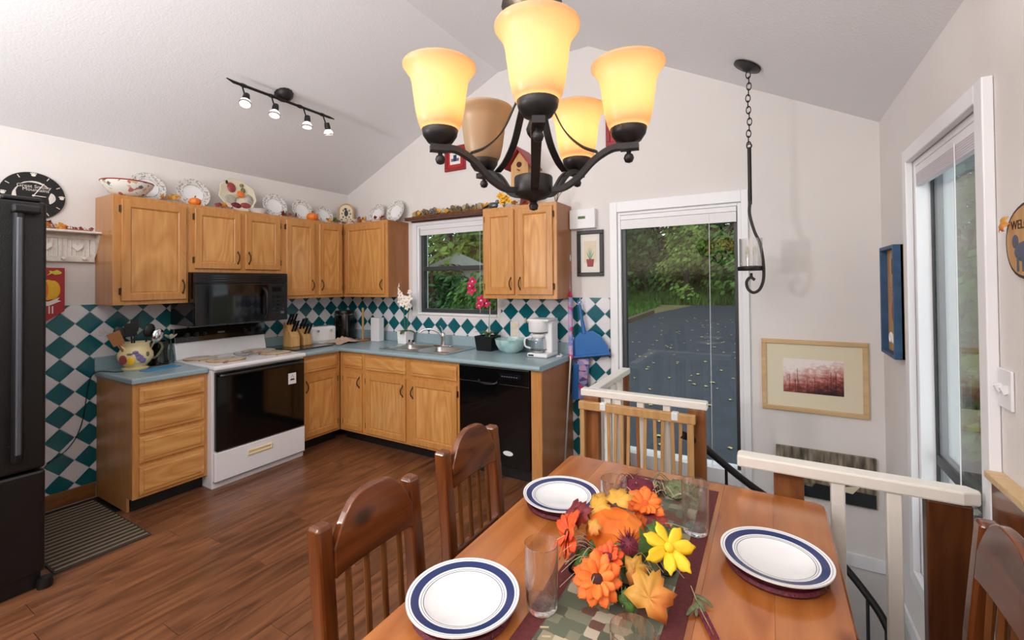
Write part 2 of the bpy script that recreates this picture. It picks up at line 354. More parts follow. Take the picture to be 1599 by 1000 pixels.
def text(txt, name, size, mat, parent, loc, rot, extrude=.001, align='CENTER'):
    cu = bpy.data.curves.new(name, 'FONT'); cu.body = txt; cu.size = size; cu.extrude = extrude; cu.align_x = align; cu.align_y = 'CENTER'
    tmp = bpy.data.objects.new(name, cu); COL.objects.link(tmp); bpy.context.view_layer.update()
    me = bpy.data.meshes.new_from_object(tmp.evaluated_get(bpy.context.evaluated_depsgraph_get()))
    bpy.data.objects.remove(tmp); me.materials.clear(); me.materials.append(MATS[mat])
    o = bpy.data.objects.new(name, me); COL.objects.link(o); o.parent = parent; o.location = loc; o.rotation_euler = rot; return o
def smooth_path(pts, n=6):
    """Catmull-Rom through the points"""
    P = [Vector(p) for p in pts]; P = [P[0]*2-P[1]]+P+[P[-1]*2-P[-2]]; out = []
    for i in range(1, len(P)-2):
        for k in range(n):
            t = k/n; a, b, c, d = P[i-1:i+3]
            out.append(.5*((2*b)+(c-a)*t+(2*a-5*b+4*c-d)*t*t+(3*b-a-3*c+d)*t**3))
    out.append(P[-2]); return out

# ------------------------------------------------------------------ the room
W = 4.985; YF = -5.3
UB, UT, CT = 1.414, 2.212, .925
HOLE = [(3.3, 0), (3.3, -.86), (4.04, -.86), (4.24, -1.60), (W, -1.60), (W, 0)]
fl = MB(); fl.box(0, 3.3, YF, 0, -.2, -.012).box(3.3, W, YF, -1.6, -.2, -.012).box(3.3, 4.04, -1.6, -.86, -.2, -.012)
fl.prism([(4.04, -.86), (4.04, -1.6), (4.24, -1.6)], -.2, -.012, lambda u, v, a: (u, v, a))
floor = struct(fl.build('floor', 'toe_black'))
pw = .1475; planks = []
for i in range(int(W/pw)+1):
    x0 = i*pw; x1 = min(x0+pw, W); y = YF-random.random()*1.2
    while y < 0:
        y1 = y+1.22; a, b = max(y, YF), min(y1, 0)
        if x1 > 3.3: b = min(b, -.86 if x1 <= 4.05 else -1.6)
        if b-a > .05 and not (x1 < .45): planks.append((x0, x1, a, b))
        y = y1
pcache = {}
for x0, x1, a, b in planks:
    wd, ln = round(x1-x0, 4), round(b-a, 4)
    if (wd, ln) not in pcache:
        g = .0011
        m = MB(); m.framed(g, wd-g, g, ln-g, [(0, .012), (0, .0012), (.0016, 0)])
        m.v = [(x, z, -y) for x, y, z in m.v]
        pcache[(wd, ln)] = m.mesh('plank', 'floor_wood')
    o = bpy.data.objects.new('plank', pcache[(wd, ln)]); COL.objects.link(o); o.parent = floor; o.location = (x0, a, 0)

T = .14
wl = MB(); wl.box(-T, 0, YF, T, -2.6, 2.62); wl = struct(wl.build('wall_left', 'wall'))
wb = MB()
for a, b, c, d in [(0, 1.09, -2.6, 2.5), (1.09, 2.12, -2.6, 1.225), (1.09, 2.12, 2.17, 2.5), (2.12, 3.275, -2.6, 2.5), (3.275, 4.19, -2.6, .09), (3.275, 4.19, 2.12, 2.5), (4.19, W, -2.6, 2.5)]:
    wb.box(a, b, 0, T, c, d)
wb.prism([(0, 2.5), (W, 2.5), (W, 2.56), (3.04, 3.583), (2.13, 3.583), (0, 2.62)], 0, T, lambda u, v, a: (u, a, v))
wallb = struct(wb.build('wall_back', 'wall'))
wr = MB()
for a, b, c, d in [(YF, -1.585, -2.6, 2.58), (-1.585, -.735, -2.6, .12), (-1.585, -.735, 2.13, 2.58), (-.735, T, -2.6, 2.58)]:
    wr.box(W, W+T, a, b, c, d)
wallr = struct(wr.build('wall_right', 'wall'))
ce = MB()
ce.prism([(-T, 2.615-.453*T), (2.13, 3.58), (3.04, 3.58), (W+T, 2.557-.526*T), (W+T, 2.7-.526*T), (3.04, 3.72), (2.13, 3.72), (-T, 2.76)], YF, T, lambda u, v, a: (u, a, v))
struct(ce.build('ceiling', 'ceiling'))
struct(MB().prism([(-T, -.2), (W+T, -.2), (W+T, 2.48), (3.04, 3.60), (2.13, 3.60), (-T, 2.56)], YF-T, YF, lambda u, v, a: (u, a, v)).build('wall_front', 'wall_tan'))
# lower landing seen through the stair opening
struct(MB().box(3.3-.02, W, -1.6, 0, -2.6, -2.55).build('floor_lower', 'floor_wood'))
struct(MB().box(3.16, 3.299, -.86, 0, -2.6, -.2).box(3.16, 4.04, -1.0, -.861, -2.6, -.2).box(4.04, W, -1.74, -1.601, -2.6, -.2).build('wall_stairwell', 'wall'))
m = MB(); m.box(3.3, W-.012, -.014, 0, -.31, -.225); struct(m.build('baseboard_back', 'white_trim', bev=.003))
m = MB(); m.box(W-.014, W, -1.59, 0, -.31, -.225); struct(m.build('baseboard_right', 'white_trim', bev=.003))
m = MB(); m.box(0, .016, YF, -2.29, 0, .105); struct(m.build('baseboard_left', 'base_wood', bev=.003))

# tiles: teal and white squares set on their points
def clip(poly, ax, val, keep_less):
    out = []
    for i in range(len(poly)):
        p, q = poly[i], poly[(i+1) % len(poly)]; ip = (p[ax] <= val) == keep_less or p[ax] == val; iq = (q[ax] <= val) == keep_less or q[ax] == val
        if ip: out.append(p)
        if ip != iq:
            t = (val-p[ax])/(q[ax]-p[ax]); out.append((p[0]+t*(q[0]-p[0]), p[1]+t*(q[1]-p[1])))
    return out
def parea(p): return abs(sum(p[i][0]*p[(i+1) % len(p)][1]-p[(i+1) % len(p)][0]*p[i][1] for i in range(len(p))))/2 if len(p) > 2 else 0
tile_cache = {}
def tiles(wall, rects, c0, cz, ps, pz, fn, key):
    hs, hz = ps/2-.0022, pz/2-.0022
    for white in (0, 1):
        for i in range(-22, 30):
            for k in range(-3, 10):
                sx, sz = c0+ps*i+(ps/2 if white else 0), cz-pz*k+(pz/2 if white else 0)
                full = [(sx-hs, sz), (sx, sz-hz), (sx+hs, sz), (sx, sz+hz)]
                pieces = []
                for a, b, c, d in rects:
                    p = full
                    for ax, val, kl in ((0, b, True), (0, a, False), (1, d, True), (1, c, False)):
                        if p: p = clip(p, ax, val, kl)
                    if parea(p) > 2e-5: pieces.append(p)
                if not pieces: continue
                if sum(map(parea, pieces)) > .985*parea(full): pieces = [full]
                for p in pieces:
                    rel = tuple((round(u-sx, 4), round(v-sz, 4)) for u, v in p); ck = (key, white, rel)
                    if ck not in tile_cache:
                        cu = sum(u for u, v in rel)/len(rel); cv = sum(v for u, v in rel)/len(rel)
                        m = MB(); sh = lambda k: [(cu+(u-cu)*k, cv+(v-cv)*k) for u, v in rel]
                        m.loft([[fn(u, v, 0) for u, v in rel], [fn(u, v, .0045) for u, v in rel], [fn(u, v, .006) for u, v in sh(.97)]])
                        tile_cache[ck] = m.mesh('tile', 'white_tile' if white else 'teal_tile')
                    o = bpy.data.objects.new('tile', tile_cache[ck]); COL.objects.link(o); o.parent = wall; o.location = fn(sx, sz, 0)
TT = 1.418
tiles(wl, [(-2.66, 0, 1.02, TT), (-2.66, -2.285, .105, 1.02)], -2.484, 1.282, .160, .1632, lambda s, z, a: (a, s, z), 'L')
tiles(wallb, [(0, 1.03, 1.02, TT), (1.03, 2.14, 1.02, 1.2), (2.14, 3.205, 1.02, TT), (2.865, 3.205, .05, 1.02)], .243, 1.282, .1668, .1632, lambda s, z, a: (s, -a, z), 'B')

# ------------------------------------------------------------------ windows and glazed door
def casing(m, ax, a0, a1, z0, z1, wd, y0, y1, sill=True):
    b = (lambda p, q, r, s: m.box(p, q, y0, y1, r, s)) if ax == 'x' else (lambda p, q, r, s: m.box(y0, y1, p, q, r, s))
    b(a0-wd, a0, z0-(wd if sill else 0), z1+wd); b(a1, a1+wd, z0-(wd if sill else 0), z1+wd); b(a0, a1, z1, z1+wd)
    if sill: b(a0, a1, z0-wd, z0)
# kitchen window
win1 = struct(MB().box(1.09, 1.115, .0, T, 1.225, 2.17).box(2.095, 2.12, 0, T, 1.225, 2.17).box(1.115, 2.095, 0, T, 2.145, 2.17).box(1.115, 2.095, -.02, T, 1.225, 1.245).box(1.035, 1.09, -.018, -.001, 1.205, 2.2).box(1.09, 2.12, -.018, -.001, 2.17, 2.2).build('window_1', 'white_trim'))
m = MB(); m.box(1.115, 1.15, .03, .09, 1.245, 2.145).box(2.06, 2.095, .03, .09, 1.245, 2.145).box(1.15, 2.06, .03, .09, 1.245, 1.285).box(1.15, 2.06, .03, .09, 2.11, 2.145).box(1.15, 2.06, .03, .085, 1.685, 1.73)
m.build('window_frame', 'aluminium_dark', win1, bev=.003)
for y_ in (.058, .074): MB().box(1.15, 2.06, y_, y_+.003, 1.73, 2.11).build('pane', 'pane', win1)
for y_ in (.042, .058): MB().box(1.15, 2.06, y_, y_+.003, 1.285, 1.685).build('pane', 'pane', win1)
bl = thing('window_blind', 'raised white slat blind at the top of the kitchen window', 'blind', (1.6, 0, 2.06))
MB().box(-.47, .47, -.006, .028, .06, .1).build('head_rail', 'white_plastic', bl, bev=.002)
for k in range(6): MB().box(-.465, .465, -.005, .022, .004+k*.009, .0124+k*.009).build('slat', 'white_plastic', bl)
MB().tube([(-.3, .0, .05), (-.3, -.004, -.02)], .003).build('cord', 'white_plastic', bl); MB().tube([(.3, .0, .05), (.3, -.004, -.8)], .0015).build('cord', 'white_plastic', bl)
# glazed door
d1 = MB(); d1.box(3.215, 3.275, -.022, -.001, .0, 2.21).box(4.19, 4.235, -.022, -.001, .0, 2.21).box(3.275, 4.19, -.022, -.001, 2.125, 2.21).box(3.275, 3.30, 0, T, .09, 2.12).box(4.165, 4.19, 0, T, .09, 2.12).box(3.3, 4.165, 0, T, 2.1, 2.12).box(3.3, 4.165, -.012, T, .06, .165)
door1 = struct(d1.build('door_1', 'white_trim', bev=.003))
MB().box(3.3, 3.335, .03, .08, .165, 2.1).box(4.14, 4.165, .03, .08, .165, 2.1).box(3.335, 4.14, .03, .08, 2.07, 2.1).build('window_frame', 'aluminium_dark', door1, bev=.003)
MB().box(3.335, 4.14, .05, .056, .165, 2.07).build('pane', 'pane', door1)
bl = thing('door_blind', 'white blind drawn up above the glazed door', 'blind', (3.73, 0, 1.98))
MB().box(-.43, .43, .0, .03, .08, .118).build('head_rail', 'white_plastic', bl, bev=.003)
for k in range(7): MB().box(-.428, .428, .002, .027, .005+k*.0105, .0148+k*.0105).build('slat', 'white_plastic', bl)
MB().tube([(.245, .0, .09), (.245, -.006, -1.83)], .002).build('pull_cord', 'white_plastic', bl)
# right-hand window
w3 = MB(); Y0, Y1, Z0, Z1 = -1.585, -.735, .12, 2.13
casing(w3, 'y', Y0, Y1, Z0, Z1, .065, W-.03, W-.001)
w3.box(W, W+T, Y0, Y0+.03, Z0, Z1).box(W, W+T, Y1-.03, Y1, Z0, Z1).box(W, W+T, Y0+.03, Y1-.03, Z1-.03, Z1).box(W, W+T, Y0+.03, Y1-.03, Z0, Z0+.04)
win3 = struct(w3.build('window_2', 'white_trim', bev=.004))
MB().box(W+.055, W+.1, Y0+.03, Y0+.04, Z0+.04, Z1-.03).box(W+.055, W+.1, Y1-.04, Y1-.03, Z0+.04, Z1-.03).box(W+.055, W+.1, Y0+.04, Y1-.04, Z1-.05, Z1-.03).box(W+.055, W+.1, Y0+.04, Y1-.04, Z0+.04, Z0+.07).box(W+.055, W+.1, Y0+.04, Y1-.04, .67, .72).build('window_frame', 'aluminium_dark', win3, bev=.002)
for x_ in (.062, .082):
    MB().box(W+x_, W+x_+.004, Y0+.04, Y1-.04, .72, Z1-.05).build('pane', 'pane_side', win3); MB().box(W+x_, W+x_+.004, Y0+.04, Y1-.04, Z0+.07, .67).build('pane', 'pane_side', win3)
bl = thing('side_window_blind', 'pale blind pulled up in the tall window of the right wall', 'blind', (W, -1.16, 2.0))
MB().box(.0, .03, -.39, .39, .06, .098).build('head_rail', 'white_plastic', bl, bev=.003)
for k in range(6): MB().box(.002, .028, -.388, .388, .004+k*.0095, .0125+k*.0095).build('slat', 'lilac_slat', bl)
MB().tube([(-.004, -.15, .07), (-.006, -.15, -1.7)], .002).build('pull_cord', 'white_plastic', bl)
# wood-capped wainscot beside the right window
m = MB(); m.box(W-.028, W, YF, -1.652, 0, .925); ws = struct(m.build('trim_1', 'pine_crest', bev=.003))
MB().box(W-.045, W, YF, -1.652, .925, .948).build('cap', 'frame_maple', ws, bev=.004)

# ------------------------------------------------------------------ cabinets
def handle(par, x, z, y, length=.095, vertical=True, mat='brass_dark'):
    m = MB(); h = length/2
    pts = smooth_path([(0, 0, -h), (0, -.012, -h*.75), (0, -.027, -h*.3), (0, -.027, h*.3), (0, -.012, h*.75), (0, 0, h)], 4)
    m.tube(pts, [.0035+.002*sin(PI*i/(len(pts)-1)) for i in range(len(pts))], 6)
    m.ball((0, -.002, -h), .008, 8, 4, (1, .4, 1.4)); m.ball((0, -.002, h), .008, 8, 4, (1, .4, 1.4))
    o = m.build('handle', mat, par, True, loc=(x, y, z)); tag(o, 'dark brass bow handle'); return o
def door(par, x0, x1, z0, z1, yf, hside, hz, hinge=True, fw=.058):
    d = MB(); th = .02
    # stile-and-rail frame, ring only, the panel is a mesh of its own
    rings = [(0, 0), (0, -th+.004), (.004, -th), (fw-.008, -th), (fw, -th+.005), (fw, -.006)]
    rr = [[(x0+i, yf+y, z0+i), (x1-i, yf+y, z0+i), (x1-i, yf+y, z1-i), (x0+i, yf+y, z1-i)] for i, y in rings]
    d.loft(rr, False); d.add(rr[0], [(0, 1, 2, 3)])
    do = d.build('door', 'oak_frame', par)
    p = MB(); p.framed(x0+fw-.004, x1-fw+.004, z0+fw-.004, z1-fw+.004, [(0, yf-.003), (0, yf-.008), (.012, yf-.012)]); p.build('door_panel', 'oak', do)
    if hside: handle(do, x0+.028 if hside == 'l' else x1-.028, hz, yf-th)
    if hinge:
        hx = x1+.004 if hside == 'l' else x0-.004
        for zz in (z0+.07, z1-.07):
            m = MB(); m.box(hx-.007, hx+.007, yf-.012, yf-.001, zz-.024, zz+.024); m.tube([(hx, yf-.014, zz-.026), (hx, yf-.014, zz+.026)], .004, 6)
            m.build('hinge', 'brass_dark', do)
    return do
def drawer(par, x0, x1, z0, z1, yf):
    m = MB(); m.framed(x0, x1, z0, z1, [(0, yf), (0, yf-.013), (.003, yf-.015), (.022, yf-.017), (.027, yf-.022)])
    return m.build('drawer_front', 'oak_h', par)
def cabinet(name, label, loc, rot, w, d, z0, z1, doors=(), drawers=(), base=False, group=None, filler=None, side='veneer'):
    t = thing(name, label, 'cabinet', loc, rot, group)
    b = MB(); toe = .1 if base else 0
    b.box(0, w, -d+.019, -.003, z0+toe, z1)
    if base: b.box(0, .016, -d+.09, -.003, 0, toe)
    b.build('body', side, t)
    if base: MB().box(.02 if filler is None else 0, w, -d+.075, -d+.085, 0, toe).build('toe_kick', 'toe_black', t)
    # face frame with openings behind doors and drawers: stiles and rails
    f = MB(); f.box(0, w, -d, -d+.0185, z0+toe, z1); f.build('face_frame', 'oak_frame', t, bev=.002)
    for a in doors: door(t, *a[:4], -d, a[4], a[5])
    for a in drawers: drawer(t, *a, -d)
    return t
L90 = PI/2
HZ = UB+.13
cabinet('wall_cabinet', 'tall single-door oak wall cabinet left of the microwave', (0, -2.295, 0), L90, .474, .313, UB, UT, [(.045, .455, UB+.03, UT-.03, 'r', HZ)], side='veneer_lit')
cabinet('wall_cabinet', 'short two-door oak wall cabinet directly above the black microwave', (0, -1.82, 0), L90, .80, .313, 1.66, UT, [(.04, .40, 1.69, UT-.03, 'r', 1.79), (.44, .765, 1.69, UT-.03, 'l', 1.79)])
cabinet('wall_cabinet', 'narrow two-door oak wall cabinet between microwave and corner', (0, -1.02, 0), L90, .69, .313, UB, UT, [(.025, .33, UB+.03, UT-.03, 'r', HZ), (.385, .665, UB+.03, UT-.03, 'l', HZ)])
cabinet('wall_cabinet', 'single-door oak corner wall cabinet left of the kitchen window', (0, 0, 0), 0, .966, .313, UB, UT, [(.352, .935, UB+.03, UT-.03, 'r', HZ)])
cabinet('wall_cabinet', 'two-door oak wall cabinet right of the kitchen window', (2.145, 0, 0), 0, .72, .313, UB, UT, [(.03, .325, UB+.035, UT-.03, 'r', HZ), (.36, .69, UB+.035, UT-.03, 'l', HZ)])
BT = CT-.04
cabinet('drawer_base_cabinet', 'oak base cabinet with four drawers left of the range', (0, -2.285, 0), L90, .462, .61, 0, BT, [], [(.035, .435, .745, .855), (.035, .435, .54, .72), (.035, .435, .34, .515), (.035, .435, .125, .315)], True, side='veneer_lit')
cabinet('base_cabinet', 'oak base cabinet with one door right of the range', (0, -1.055, 0), L90, .44, .61, 0, BT, [(.03, .40, .125, .69, 'l', .60)], [(.03, .40, .73, .85)], True, filler=1)
cabinet('base_cabinet', 'narrow oak base cabinet in the kitchen corner', (.612, 0, 0), 0, .343, .61, 0, BT, [(.06, .325, .125, .69, 'r', .60)], [(.06, .325, .73, .85)], True, filler=1)
cabinet('sink_base_cabinet', 'wide two-door oak base cabinet under the sink', (.957, 0, 0), 0, 1.14, .61, 0, BT, [(.035, .545, .125, .69, 'r', .58), (.61, 1.12, .125, .69, 'l', .58)], [(.035, .545, .73, .85), (.61, 1.12, .73, .85)], True, filler=1)
t = thing('end_panel', 'brown wooden end panel beside the black dishwasher', 'panel', (2.775, 0, 0))
MB().box(.0, .088, -.59, -.003, 0, BT).build('side_panel', 'veneer', t); MB().box(0, .088, -.61, -.591, 0, BT).build('front_stile', 'oak_frame', t, bev=.002)

# worktops with upstands
ct = thing('countertop', 'blue laminate worktop carrying the fruit-painted pitcher', 'countertop', (0, 0, CT))
MB().box(.003, .642, -2.30, -1.828, -.04, 0).build('slab', 'counter', ct, bev=.01)
MB().box(.003, .022, -2.30, -1.828, 0, .1).build('upstand', 'counter', ct, bev=.003)
ct = thing('countertop', 'L-shaped blue laminate worktop around the kitchen sink', 'countertop', (0, 0, CT))
SX0, SX1, SY0, SY1 = 1.10, 1.90, -.53, -.10
m = MB(); out = [(.003, -1.055), (.642, -1.055), (.642, -.642), (2.875, -.642), (2.875, -.003), (.003, -.003)]
def slab_with_hole():
    b = MB()
    for a, c, d, e in [(.003, .642, -1.055, -.642), (.003, SX0, -.642, -.003), (SX1, 2.875, -.642, -.003), (SX0, SX1, -.642, SY0), (SX0, SX1, SY1, -.003)]:
        b.box(a, c, d, e, -.04, 0)
    bm = bmesh.new()
    me = bpy.data.meshes.new('slab'); me.from_pydata(b.v, [], b.f); bm.from_mesh(me)
    bmesh.ops.remove_doubles(bm, verts=bm.verts, dist=1e-5); bm.to_mesh(me); bm.free(); me.materials.append(MATS['counter'])
    o = bpy.data.objects.new('slab', me); COL.objects.link(o); return o
sl = slab_with_hole(); sl.parent = ct
# rolled front edges
m = MB(); m.tube([(.638, -1.055, -.02), (.638, -.638, -.02), (2.871, -.638, -.02)], .02, 10); m.build('front_edge', 'counter', ct, True)
MB().box(.003, .022, -1.055, -.003, 0, .1).box(.022, 2.875, -.022, -.003, 0, .1).build('upstand', 'counter', ct, bev=.003)

# sink and tap
t = thing('kitchen_sink', 'stainless steel double-bowl sink under the window', 'sink', (0, 0, CT))
def bowl(x0, x1, y0, y1):
    m = MB(); rr = []
    for ins, z in [(-.012, .004), (0, .004), (.006, -.004), (.018, -.14), (.05, -.155)]:
        r = .05; pts = []
        for cx, cy, a0 in ((x1-r, y1-r, 0), (x0+r, y1-r, 90), (x0+r, y0+r, 180), (x1-r, y0+r, 270)):
            for k in range(5):
                a = R(a0+k*22.5); pts.append((cx+(r-ins)*cos(a), cy+(r-ins)*sin(a), z))
        rr.append(pts)
    m.loft(rr, False); m.add(rr[-1], [tuple(range(20))]); return m
for a, b in ((SX0+.035, 1.485), (1.515, SX1-.035)):
    bo = bowl(a, b, SY0+.03, SY1-.085).build('bowl', 'steel', t, True); MB().lathe([(.036, 0), (.03, .004), (.004, .002)], 16, ((a+b)/2, -.34, -.155), True).build('drain', 'chrome', bo, True)
m = MB()
for a, b, c, d in [(SX0-.012, SX1+.012, SY0-.012, SY0+.03), (SX0-.012, SX1+.012, SY1-.085, SY1+.012), (SX0-.012, SX0+.035, SY0+.03, SY1-.085), (1.485, 1.515, SY0+.03, SY1-.085), (SX1-.035, SX1+.012, SY0+.03, SY1-.085)]:
    m.box(a, b, c, d, .001, .006)
m.build('rim', 'steel', t)
t = thing('kitchen_tap', 'chrome single-lever tap with arched spout behind the sink', 'tap', (1.55, -.145, CT+.007))
MB().box(-.11, .11, -.028, .028, 0, .012).build('base_plate', 'chrome', t, bev=.005)
MB().lathe([(.026, .012), (.024, .03), (.021, .09), (.023, .12), (.012, .135), (.001, .138)], 16).build('body', 'chrome', t, True)
pts = smooth_path([(0, 0, .06), (-.03, -.02, .13), (-.09, -.06, .165), (-.15, -.10, .165), (-.185, -.125, .14)], 5)
MB().tube(pts, [.014-.004*i/len(pts) for i in range(len(pts))], 10).build('spout', 'chrome', t, True)
MB().tube([(0, 0, .13), (-.02, .005, .165), (-.045, .0, .195)], [.008, .009, .006], 8).build('lever', 'chrome', t, True)
for i, (x, lab) in enumerate([(1.125, 'left-hand chrome sink plug lying by the white orchid pot'), (1.175, 'right-hand chrome sink plug lying by the white orchid pot')]):
    t = thing('sink_plug', lab, 'sink plug', (x, -.17, CT+.0065))
    MB().lathe([(.034, 0), (.036, .008), (.024, .016), (.02, .02)], 16, cap=True).build('disc', 'chrome', t, True)
    MB().lathe([(.008, .02), (.012, .035), (.004, .042)], 10, cap=True).build('knob', 'black_plastic', t, True)

# ------------------------------------------------------------------ range
t = thing('electric_range', 'white electric range with a black glass oven door', 'range', (0, -1.822, 0))
D = .70; w_ = .762
MB().box(.012, D-.03, .0, w_, .0, .90).build('body', 'enamel', t, bev=.004)
MB().box(.05, D+.015, -.002, w_+.002, .90, .935).build('cooktop', 'enamel', t, bev=.012)
m = MB(); m.prism([(.02, .935), (.115, .935), (.075, 1.075), (.02, 1.075)], 0.004, w_-.004, lambda u, v, a: (u, a, v)); m.build('backguard', 'enamel', t, bev=.006)
cp = MB().prism([(.012, 1.075), (.10, 1.075), (.075, 1.19), (.012, 1.19)], -.002, w_+.002, lambda u, v, a: (u, a, v)).build('control_panel', 'black_gloss', t, bev=.004)
for yy in (.09, .16, .22, .56, .63, .70):
    m = MB(); m.tube([(.085, yy, 1.13), (.108, yy, 1.135)], [.02, .017], 12); m.obox((.112, yy, 1.136), (.006, 0, 0), (0, .003, 0), (0, 0, .016)); m.build('knob', 'black_plastic', t, True)
MB().obox((.0905, .36, 1.135), (.002, 0, 0), (0, .03, 0), (0, 0, .008)).build('clock_display', 'grey_strip', t)
MB().box(D-.03, D+.008, .015, w_-.012, .285, .885).build('oven_door', 'black_gloss', t, bev=.006)
m = MB(); m.tube(smooth_path([(D+.006, .05, .86), (D+.038, .07, .86), (D+.04, .38, .86), (D+.038, w_-.07, .86), (D+.006, w_-.05, .86)], 5), .013, 8); m.build('oven_handle', 'black_plastic', t, True)
lb = MB().box(D+.008, D+.0095, .595, .668, .68, .775).build('sticker', 'paper', t)
m = MB(); m.prism([(.61, .712), (.655, .712), (.648, .726), (.617, .726)], D+.0095, D+.0102, lambda u, v, a: (a, u, v)); m.build('print', 'black_plastic', lb)
m = MB(); m.tube([(D+.01, .618, .735), (D+.01, .632, .76), (D+.01, .645, .735)], .0018, 5); m.build('print', 'grey_line', lb)
dr = MB().box(D-.03, D+.004, .006, w_-.006, .055, .275).build('storage_drawer', 'enamel', t, bev=.006)
MB().framed(.25, .45, .185, .22, [(0, .004), (0, -.006), (.006, -.008), (.009, .0), (.01, .001)])
m = MB(); m.framed(.25, .45, .183, .222, [(0, .0), (0, -.008), (.006, -.010), (.011, -.002)]); m.v = [(D+.004-y, x, z) for x, y, z in m.v]; m.build('drawer_pull', 'cream_plastic', dr)
MB().box(D-.03, D+.0045, .006, w_-.006, .052, .056).build('seam', 'grey_line', dr)
MB().box(.06, D-.06, .01, w_-.01, 0, .05).build('plinth', 'enamel', t)
# burner covers
CZ = .9355
for x, y, r, lab in [(.24, -1.70, .115, 'small round burner cover at the back left of the range'), (.50, -1.63, .135, 'large round burner cover at the front left of the range'), (.25, -1.22, .135, 'large round burner cover at the back right of the range'), (.52, -1.22, .115, 'small round burner cover at the front right of the range')]:
    t = thing('burner_cover', lab, 'burner cover', (x, y, CZ), 0, 'burner covers on the range')
    MB().lathe([(r, .0), (r+.003, .006), (r, .014), (r-.01, .016), (.001, .016)], 28, cap=True).build('lid', 'burner_print', t, True)
    MB().torus((0, 0, .01), r+.001, .004, n=28).build('rim', 'veneer', t, True)
t = thing('spoon_rest', 'clear glass spoon rest lying between the burner covers', 'spoon rest', (.36, -1.42, CZ), R(20))
MB().lathe([(.001, .002), (.05, .002), (.07, .016), (.078, .03), (.074, .031), (.066, .02), (.05, .008), (.001, .008)], 20, fn=lambda a: 1+.03*cos(12*a)).build('dish', 'glass', t, True)
MB().prism([(.07, -.02), (.16, -.012), (.175, 0), (.16, .012), (.07, .02)], .012, .022, lambda u, v, a: (u, v, a)).build('handle', 'glass', t, bev=.003)

# ------------------------------------------------------------------ microwave
t = thing('microwave', 'black over-the-range microwave below the short cabinet', 'microwave', (0, -1.82, 1.225))
MB().box(.008, .385, .002, .78, 0, .432).build('body', 'black_gloss', t, bev=.004)
MB().box(.385, .412, .002, .78, .345, .432).build('vent_grille', 'black_plastic', t, bev=.004)
for k in range(3): MB().box(.412, .4145, .05, .73, .362+k*.02, .368+k*.02).build('vent_slot', 'black_gloss', t)
dr = MB().box(.385, .415, .002, .60, .0, .34).build('door', 'black_gloss', t, bev=.006)
MB().box(.415, .4165, .09, .50, .075, .28).build('door_window', 'black_glass', dr)
m = MB(); m.tube(smooth_path([(.412, .555, .04), (.45, .555, .075), (.458, .555, .17), (.45, .555, .265), (.412, .555, .30)], 5), .013, 8); m.build('door_handle', 'black_plastic', dr, True)
cp = MB().box(.385, .413, .602, .78, .0, .34).build('control_panel', 'black_plastic', t, bev=.004)
for r_ in range(5):
    for c_ in range(3): MB().box(.413, .4145, .63+c_*.042, .66+c_*.042, .06+r_*.036, .082+r_*.036).build('button', 'grey_line' if (r_ == 0 and c_ == 2) else 'black_gloss', cp)
MB().box(.413, .4142, .63, .745, .265, .305).build('display', 'black_glass', cp)
MB().box(.05, .37, .05, .73, -.006, 0).build('underside', 'black_plastic', t)

# ------------------------------------------------------------------ dishwasher
t = thing('dishwasher', 'black dishwasher beside the sink base cabinet', 'dishwasher', (2.105, 0, 0))
MB().box(.004, .662, -.585, -.01, .1, BT-.005).build('body', 'black_plastic', t)
dd = MB().box(.006, .660, -.625, -.588, .11, .755).build('door', 'black_gloss', t, bev=.005)
pn = MB().box(.006, .660, -.632, -.588, .76, BT-.006).build('control_panel', 'black_gloss', t, bev=.006)
MB().box(.40, .60, -.6335, -.632, .80, .84).build('display_strip', 'black_glass', pn)
for k in range(7): MB().box(.42+k*.022, .433+k*.022, -.6345, -.6335, .815, .821).build('button', 'grey_line', pn)
MB().tube(smooth_path([(.20, -.63, .768), (.22, -.645, .755), (.29, -.65, .748), (.36, -.645, .755), (.38, -.63, .768)], 5), .007, 8).build('latch', 'black_plastic', pn, True)
mg = MB().lathe([(.001, 0), (.045, 0), (.045, .002), (.001, .002)], 20).build('magnet', 'paper', dd, loc=(.47, -.625, .22), rot=(R(90), 0, 0)); mg.scale = (1, .42, 1)
MB().box(.02, .645, -.55, -.54, 0, .1).build('toe_kick', 'toe_black', t)

# ------------------------------------------------------------------ refrigerator
t = thing('refrigerator', 'tall black pebbled refrigerator at the left edge', 'refrigerator', (0, -2.815, 0))
MB().box(.34, 1.02, -.86, -.004, .02, 1.975).build('body', 'black_pebble', t, bev=.006)
dd = MB().box(1.026, 1.095, -.86, 0, .62, 1.99).build('door', 'black_pebble', t, bev=.014)
d2 = MB().box(1.026, 1.095, -.86, 0, .09, .61).build('freezer_drawer', 'black_pebble', t, bev=.014)
m = MB(); m.box(1.095, 1.142, -.128, -.088, .68, 1.93); m.build('door_handle', 'black_plastic', dd, bev=.012)
m = MB(); m.box(1.12, 1.146, -.119, -.097, .72, 1.90); m.build('handle_trim', 'grey_strip', dd, bev=.006)
m = MB(); m.box(1.095, 1.15, -.135, -.03, 1.92, 1.965); m.build('handle_cap', 'black_plastic', dd, bev=.012)
m = MB(); m.box(.98, 1.09, -.16, -.02, 1.99, 2.012); m.build('hinge_cover', 'black_plastic', t, bev=.008)
MB().box(.36, 1.06, -.85, -.01, 0, .09).build('kick_plate', 'black_plastic', t)
MB().lathe([(.03, 0), (.034, .02), (.028, .05)], 12, (1.085, .0, 0), True).build('foot', 'black_plastic', t, True)
